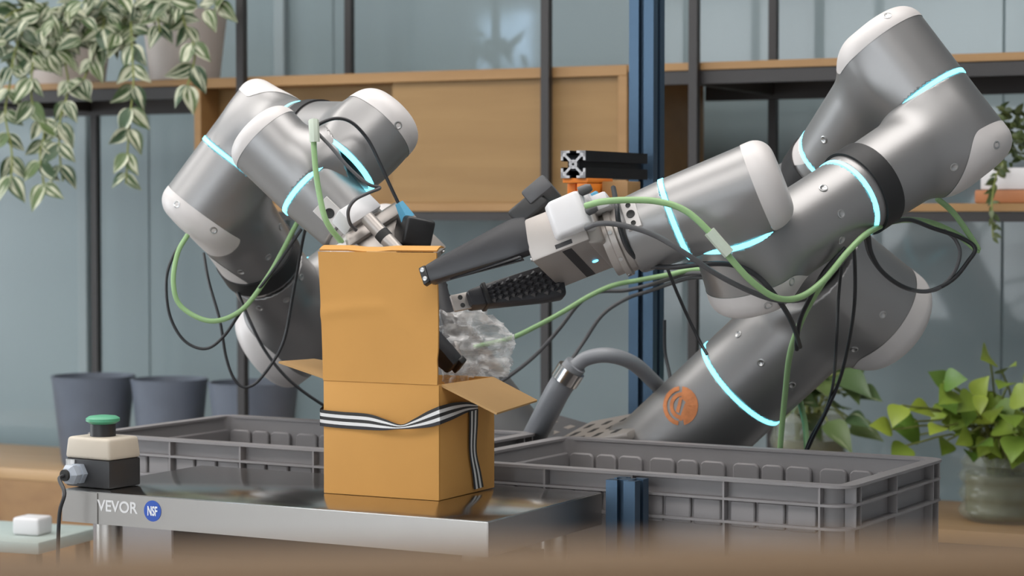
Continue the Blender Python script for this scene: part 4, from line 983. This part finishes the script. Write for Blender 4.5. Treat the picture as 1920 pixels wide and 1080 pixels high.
cable([(1470, 660, 3.72), (1492, 715, 3.68), (1503, 765, 3.64), (1510, 800, 3.62), (1514, 860, 3.60)], 0.0052, 'green', 'signal_cable', 'short green cable in front of the glass plant jar')
cable([(1250, 500, 3.35), (1268, 545, 3.36), (1290, 595, 3.37), (1312, 640, 3.37), (1326, 665, 3.36)], 0.0026, 'blackcable', 'power_cable', 'black cable falling straight to the lit base ring')
cable([(1375, 517, 3.24), (1300, 512, 3.42), (1260, 522, 3.5), (1215, 535, 3.7), (1170, 545, 3.72), (1120, 548, 3.72), (1085, 570, 3.72), (1050, 615, 3.72), (1005, 665, 3.72), (955, 705, 3.72), (900, 740, 3.74)], 0.0034, 'greycable', 'power_cable', 'dark cable sagging between both arms behind the film')
cable([(1375, 525, 3.24), (1305, 520, 3.43), (1262, 530, 3.5), (1220, 545, 3.7), (1175, 560, 3.70), (1130, 590, 3.70), (1095, 640, 3.70), (1060, 692, 3.68), (1035, 730, 3.68)], 0.0034, 'greycable', 'power_cable', 'dark cable dropping to the grey connector')
cable([(1375, 510, 3.24), (1305, 505, 3.42), (1255, 515, 3.48), (1200, 525, 3.68), (1150, 535, 3.68), (1105, 555, 3.68), (1055, 585, 3.68), (1005, 612, 3.70), (955, 635, 3.72), (890, 650, 3.76)], 0.0042, 'green', 'signal_cable', 'green cable strung between both arms behind the gripper')
cable([(1246, 600, 3.80), (1247, 660, 3.80), (1256, 710, 3.78), (1246, 742, 3.76), (1240, 715, 3.76), (1252, 760, 3.74)], 0.003, 'blackcable', 'power_cable', 'black cable curled at the foot of the slotted post')

# ------------------------------------------------------------------ pots, plants, jars
def leaf_mesh(name, m, width=0.55, fold=0.14, curl=0.25, heart=0.0):
    n = 8; vs = []; uv = []; fs = []
    for i in range(n + 1):
        t = i / n; w_ = width * 0.5 * (math.sin(math.pi * min(1, t * (1 + heart * 0.0)) ** (0.72 - heart * 0.22)) if 0 < t < 1 else 0.02)
        z = -curl * t * t
        for k in (-1, -0.5, 0, 0.5, 1):
            vs.append((w_ * k, t, z + abs(k) * fold * w_ * 2)); uv.append((k * 0.5 + 0.5, t))
    for i in range(n):
        for k in range(4): a = i * 5 + k; fs.append((a, a + 1, a + 6, a + 5))
    me = bpy.data.meshes.new(name); me.from_pydata(vs, [], fs); L = me.uv_layers.new(name='UVMap')
    for lp in me.loops: L.data[lp.index].uv = uv[lp.vertex_index]
    me.polygons.foreach_set('use_smooth', [True] * len(me.polygons)); me.materials.append(m); return me
def put_leaf(me, parent, pos, direc, nrm, size, name='leaf'):
    y = direc.normalized(); z = (nrm - y * nrm.dot(y)).normalized(); x = y.cross(z)
    o = bpy.data.objects.new(name, me); COL.objects.link(o); o.parent = parent
    R = Matrix(((x.x, y.x, z.x), (x.y, y.y, z.y), (x.z, y.z, z.z))).to_4x4()
    o.matrix_local = Matrix.Translation(pos - org(parent)) @ R @ Matrix.Scale(size, 4); return o
rn = random.Random(11)
def jit(s): return V3(rn.uniform(-s, s), rn.uniform(-s, s), rn.uniform(-s, s))
CAMV = V3(0, -1, 0.1)
# pale pot with trailing variegated plant on the upper shelf
def shelf_pt(px, d, Z):            # point on the plane d behind the shelf front, height Z, under pixel column px
    h = PP(px, 400, S0 + REY * d, REY); return V3(h.x, h.y, Z)
ZS = ZT + 0.0005
pcen = shelf_pt(348, 0.17, ZS)
pp = thing('plant_pot', 'pale round plant pot on the upper shelf half hidden by trailing leaves', 'pot', pcen)
MB().lathe(fz(pcen, UP), [(0.088, 0), (0.108, 0.17), (0.112, 0.185), (0.104, 0.185), (0.098, 0.16), (0, 0.16)], 44).build('pot_body', M['palepot'], pp, smooth=35)
MB().lathe(fz(pcen + UP * 0.161, UP), [(0.097, 0), (0.05, 0.008), (0, 0.01)], 30).build('soil', M['soil'], pp)
pcen2 = shelf_pt(130, 0.17, ZS)
pp2 = thing('plant_pot', 'second pale pot on the upper shelf buried under variegated leaves', 'pot', pcen2)
MB().lathe(fz(pcen2, UP), [(0.095, 0), (0.115, 0.15), (0.12, 0.165), (0.11, 0.165), (0.10, 0.14), (0, 0.14)], 44).build('pot_body', M['palepot'], pp2, smooth=35)
MB().lathe(fz(pcen2 + UP * 0.141, UP), [(0.10, 0), (0.05, 0.008), (0, 0.01)], 30).build('soil', M['soil'], pp2)
LV = leaf_mesh('leaf', M['leafvar'], 0.58, 0.14, 0.30)
def trailing(root, strands, leaf, m_stem, size, step, density=2):
    for st_ in strands:
        c = crom([P(*q) for q in st_], 8); MB().tube(c, 0.0026, 5).build('stem', m_stem, root)
        acc = 0; side = 1
        for a, b in zip(c[:-1], c[1:]):
            acc += (b - a).length
            if acc > step:
                acc = 0
                for s in (1, -1):
                    t = (b - a).normalized(); o = t.cross(CAMV).normalized() * s
                    d = (t * rn.uniform(0.3, 1.0) + o * rn.uniform(0.5, 1.1) + V3(0, -rn.uniform(0, .5), 0) - UP * rn.uniform(0.1, 0.7)).normalized()
                    put_leaf(leaf, root, b, d, CAMV + jit(0.6), size * rn.uniform(0.75, 1.2))
rootq = thing('trailing_plant', 'small variegated plant drooping over the front of the bare pale pot', 'plant', pcen + UP * 0.172)
rootp = thing('trailing_plant', 'large variegated cream and green plant trailing in long strands below the shelf', 'plant', pcen2 + UP * 0.165)
zz = 5.36
trailing(rootp, [
    [(110, 20, 5.6), (60, 30, 5.45), (30, 90, zz), (18, 160, zz), (10, 215, zz), (22, 285, zz), (20, 345, zz)],
    [(130, 25, 5.6), (80, 50, 5.45), (62, 120, zz), (60, 190, zz), (82, 245, zz), (75, 290, zz), (82, 345, zz)],
    [(150, 20, 5.6), (130, 50, 5.45), (122, 110, zz), (128, 165, zz), (112, 230, zz), (112, 290, zz), (118, 340, zz)],
    [(180, 20, 5.55), (195, 40, 5.42), (180, 90, zz), (165, 130, zz), (150, 165, zz)],
    [(240, 15, 5.5), (245, 40, 5.36), (248, 100, 5.3), (250, 160, 5.28), (244, 215, 5.28), (240, 270, 5.28), (236, 345, 5.28)],
    [(90, 5, 5.6), (30, 20, 5.45), (-10, 60, zz), (-25, 150, zz)]], LV, M['stem'], 0.062, 0.048)
trailing(rootq, [[(340, 10, 5.38), (345, 40, 5.26), (362, 80, 5.22), (365, 110, 5.22), (352, 160, 5.22)], [(310, 5, 5.45), (295, 15, 5.36), (300, 60, 5.28)]], LV, M['stem'], 0.062, 0.048)
for i in range(150):
    x = rn.uniform(-5, 430) if i % 3 == 0 else rn.uniform(0, 265); y = rn.uniform(-25, 85 if x < 270 else 20) + (25 if x < 150 else 0)
    put_leaf(LV, rootp if x < 275 else rootq, P(x, y, rn.uniform(5.3, 5.5) if x < 300 else rn.uniform(5.2, 5.3)), V3(rn.uniform(-1, 1), rn.uniform(-.6, .2), rn.uniform(-1, .35)), CAMV + UP * 0.4 + jit(0.7), rn.uniform(0.04, 0.072))
# grey pots on the bench
for pxc, wpx, ytop, d, lab in ((173, 158, 704, 0.16, 'blue-grey flower pot on the oak bench, largest of the row'), (316, 146, 710, 0.17, 'blue-grey flower pot on the oak bench, middle of the row'), (474, 172, 716, 0.17, 'blue-grey flower pot on the oak bench behind the black shelf post')):
    c = shelf_pt(pxc, d, BZ + 0.0005); r = wpx / 2 / FPX * c.y; top = P(pxc, ytop, c.y).z; hh = top - c.z
    t = thing('flower_pot', lab, 'pot', c, 'blue-grey flower pots on the bench')
    MB().lathe(fz(c, UP), [(r * 0.72, 0), (r * 0.76, 0.01), (r * 0.97, hh * 0.94), (r, hh), (r * 0.93, hh), (r * 0.90, hh * 0.90), (0, hh * 0.90)], 44).build('pot_body', M['pot'], t, smooth=35)
    MB().lathe(fz(c + UP * hh * 0.9, UP), [(r * 0.89, 0), (r * 0.5, 0.008), (0, 0.01)], 30).build('soil', M['soil'], t)
# glass jars with cuttings
def jar(pxc, wpx, ytop, d, label, plabel, leaves, leafme, lrange, lsize, nl, group=None):
    c = shelf_pt(pxc, d, BZ + 0.0005); r = wpx / 2 / FPX * c.y; hh = P(pxc, ytop, c.y).z - c.z
    j = thing('glass_jar', label, 'jar', c)
    prof = [(r * 0.80, 0), (r * 0.96, 0.012)]
    for i in range(1, 13):
        t = i / 12; prof.append((r * (0.95 + 0.05 * math.sin(t * 19)), 0.012 + (hh - 0.03) * t))
    prof += [(r * 0.86, hh), (r * 0.82, hh), (r * 0.85, hh - 0.02)]
    MB().lathe(fz(c, UP), prof, 40).build('jar_wall', M['jarglass'], j, smooth=60, fixn=False)
    MB().lathe(fz(c, UP), [(r * 0.74, 0.006), (r * 0.86, 0.02), (r * 0.86, hh * 0.72), (0, hh * 0.72)], 36).build('water', M['water'], j, smooth=40)
    pl = thing('cutting_plant', plabel, 'plant', c + UP * hh * 0.72)
    for i in range(nl):
        x, y, dd = leaves(i)
        p = P(x, y, dd); s = c + UP * hh * 0.72 + V3(rn.uniform(-.4, .4) * r, rn.uniform(-.4, .4) * r, 0)
        m_ = mid(s, p) + UP * 0.05
        MB().tube(crom([s, m_, p], 4), 0.0022, 5).build('stem', M['stem'], pl)
        dr = (p - s).normalized() * 0.6 + V3(rn.uniform(-.6, .6), -0.5, rn.uniform(-.9, .3))
        put_leaf(leafme, pl, p, dr, CAMV + UP * 0.5 + jit(0.55), lsize * rn.uniform(0.75, 1.2))
LP = leaf_mesh('leaf', M['leafpothos'], 0.80, 0.10, 0.30, 0.25); LD_ = leaf_mesh('leaf', M['leafdark'], 0.60, 0.10, 0.35, 0.5)
fixed = [(1690, 760), (1715, 790), (1672, 805), (1725, 815), (1700, 835), (1855, 668), (1880, 700), (1745, 770), (1765, 800)]
jar(1894, 186, 852, 0.20, 'ribbed clear glass jar of water holding bright green pothos', 'bright lime green pothos cuttings in the ribbed glass jar',
    lambda i: (*fixed[i], 4.5 + rn.uniform(-.05, .08)) if i < len(fixed) else (rn.uniform(1770, 1960), rn.uniform(715, 850), 4.56 + rn.uniform(-.14, .1)), LP, None, 0.064, 70)
fixed2 = [(1590, 715), (1605, 735), (1580, 700)]
jar(1520, 150, 772, 0.22, 'clear glass jar half hidden behind the robot base casting', 'dull green broad leaf cuttings behind the robot base casting',
    lambda i: (*fixed2[i], 4.75) if i < 3 else (rn.uniform(1480, 1600), rn.uniform(690, 800), 4.8 + rn.uniform(-.1, .1)), LD_, None, 0.095, 24)
# planter on the middle shelf
plc = shelf_pt(1930, 0.14, 1.3005)
plf = fr(plc, REX, REY, UP)
pt_ = thing('planter_tray', 'white trough planter on a terracotta saucer on the middle shelf', 'planter', plc)
MB().box(plf, (-0.10, 0.22), (-0.07, 0.07), (0, 0.028)).build('saucer', M['saucer'], pt_, bevel=0.004)
MB().box(plf, (-0.09, 0.21), (-0.06, 0.06), (0.0285, 0.075)).build('trough', M['whiteplastic'], pt_, bevel=0.004)
LM = leaf_mesh('leaf', M['leafmoss'], 0.5, 0.12, 0.3)
pm = thing('bushy_plant', 'dark bushy little plant growing in the white trough planter', 'plant', plc + UP * 0.075)
for i in range(110):
    x = rn.uniform(1868, 1945); y = rn.uniform(205, 305)
    put_leaf(LM, pm, P(x, y, plc.y + rn.uniform(-.06, .06)), V3(rn.uniform(-1, 1), rn.uniform(-1, .2), rn.uniform(-.6, 1)), CAMV + UP * 0.5 + jit(0.8), rn.uniform(0.018, 0.032))
ms = [P(1880, 305, plc.y - 0.08), P(1868, 330, plc.y - 0.09), P(1860, 380, plc.y - 0.18), P(1862, 445, plc.y - 0.18)]
MB().tube(crom(ms, 6), 0.002, 5).build('stem', M['stem'], pm)
for q in crom(ms, 9):
    put_leaf(LM, pm, q, V3(rn.uniform(-1, 1), -.3, rn.uniform(-1, .2)), CAMV + jit(0.6), rn.uniform(0.016, 0.026))

# ------------------------------------------------------------------ side stool with small white cube, foreground partition
sc = P(60, 1002, 4.35)
stl = thing('side_stool', 'pale topped side stool carrying the small white cube', 'stool', (sc.x - 0.06, sc.y + 0.03, 0))
SFm = yawf((sc.x - 0.06, sc.y + 0.03, 0), 20)
MB().box(SFm, (-0.16, 0.14), (-0.10, 0.14), (sc.z - 0.025, sc.z)).build('stool_top', M['tray'], stl, bevel=0.004)
for xx in (-0.14, 0.10):
    for yy in (-0.08, 0.10):
        MB().box(SFm, (xx, xx + 0.022), (yy, yy + 0.022), (0, sc.z - 0.025)).build('leg', M['woodfront'], stl, smooth=0)
wc = yawf((sc.x, sc.y, sc.z + 0.0005), 20)
tag(MB().box(wc, (-0.03, 0.03), (-0.025, 0.03), (0, 0.036)).build('white_cube', M['whiteplastic'], None, bevel=0.006, seg=3), 'small white rounded cube standing on the pale stool', 'cube')
fgp = thing('partition_panel', 'out of focus brown wooden partition rail close to the camera', 'partition', (0, 0.52, 0))
FGm = yawf((0, 0.44, 0), -5)
zt = P(960, 1066, 0.44).z
MB().box(FGm, (-0.40, 0.40), (0, 0.03), (0.0, zt - 0.03)).build('panel', M['woodfg'], fgp, bevel=0.003)
MB().box(FGm, (-0.40, 0.40), (-0.012, 0.042), (zt - 0.03, zt)).build('top_rail', M['woodfg'], fgp, bevel=0.006)
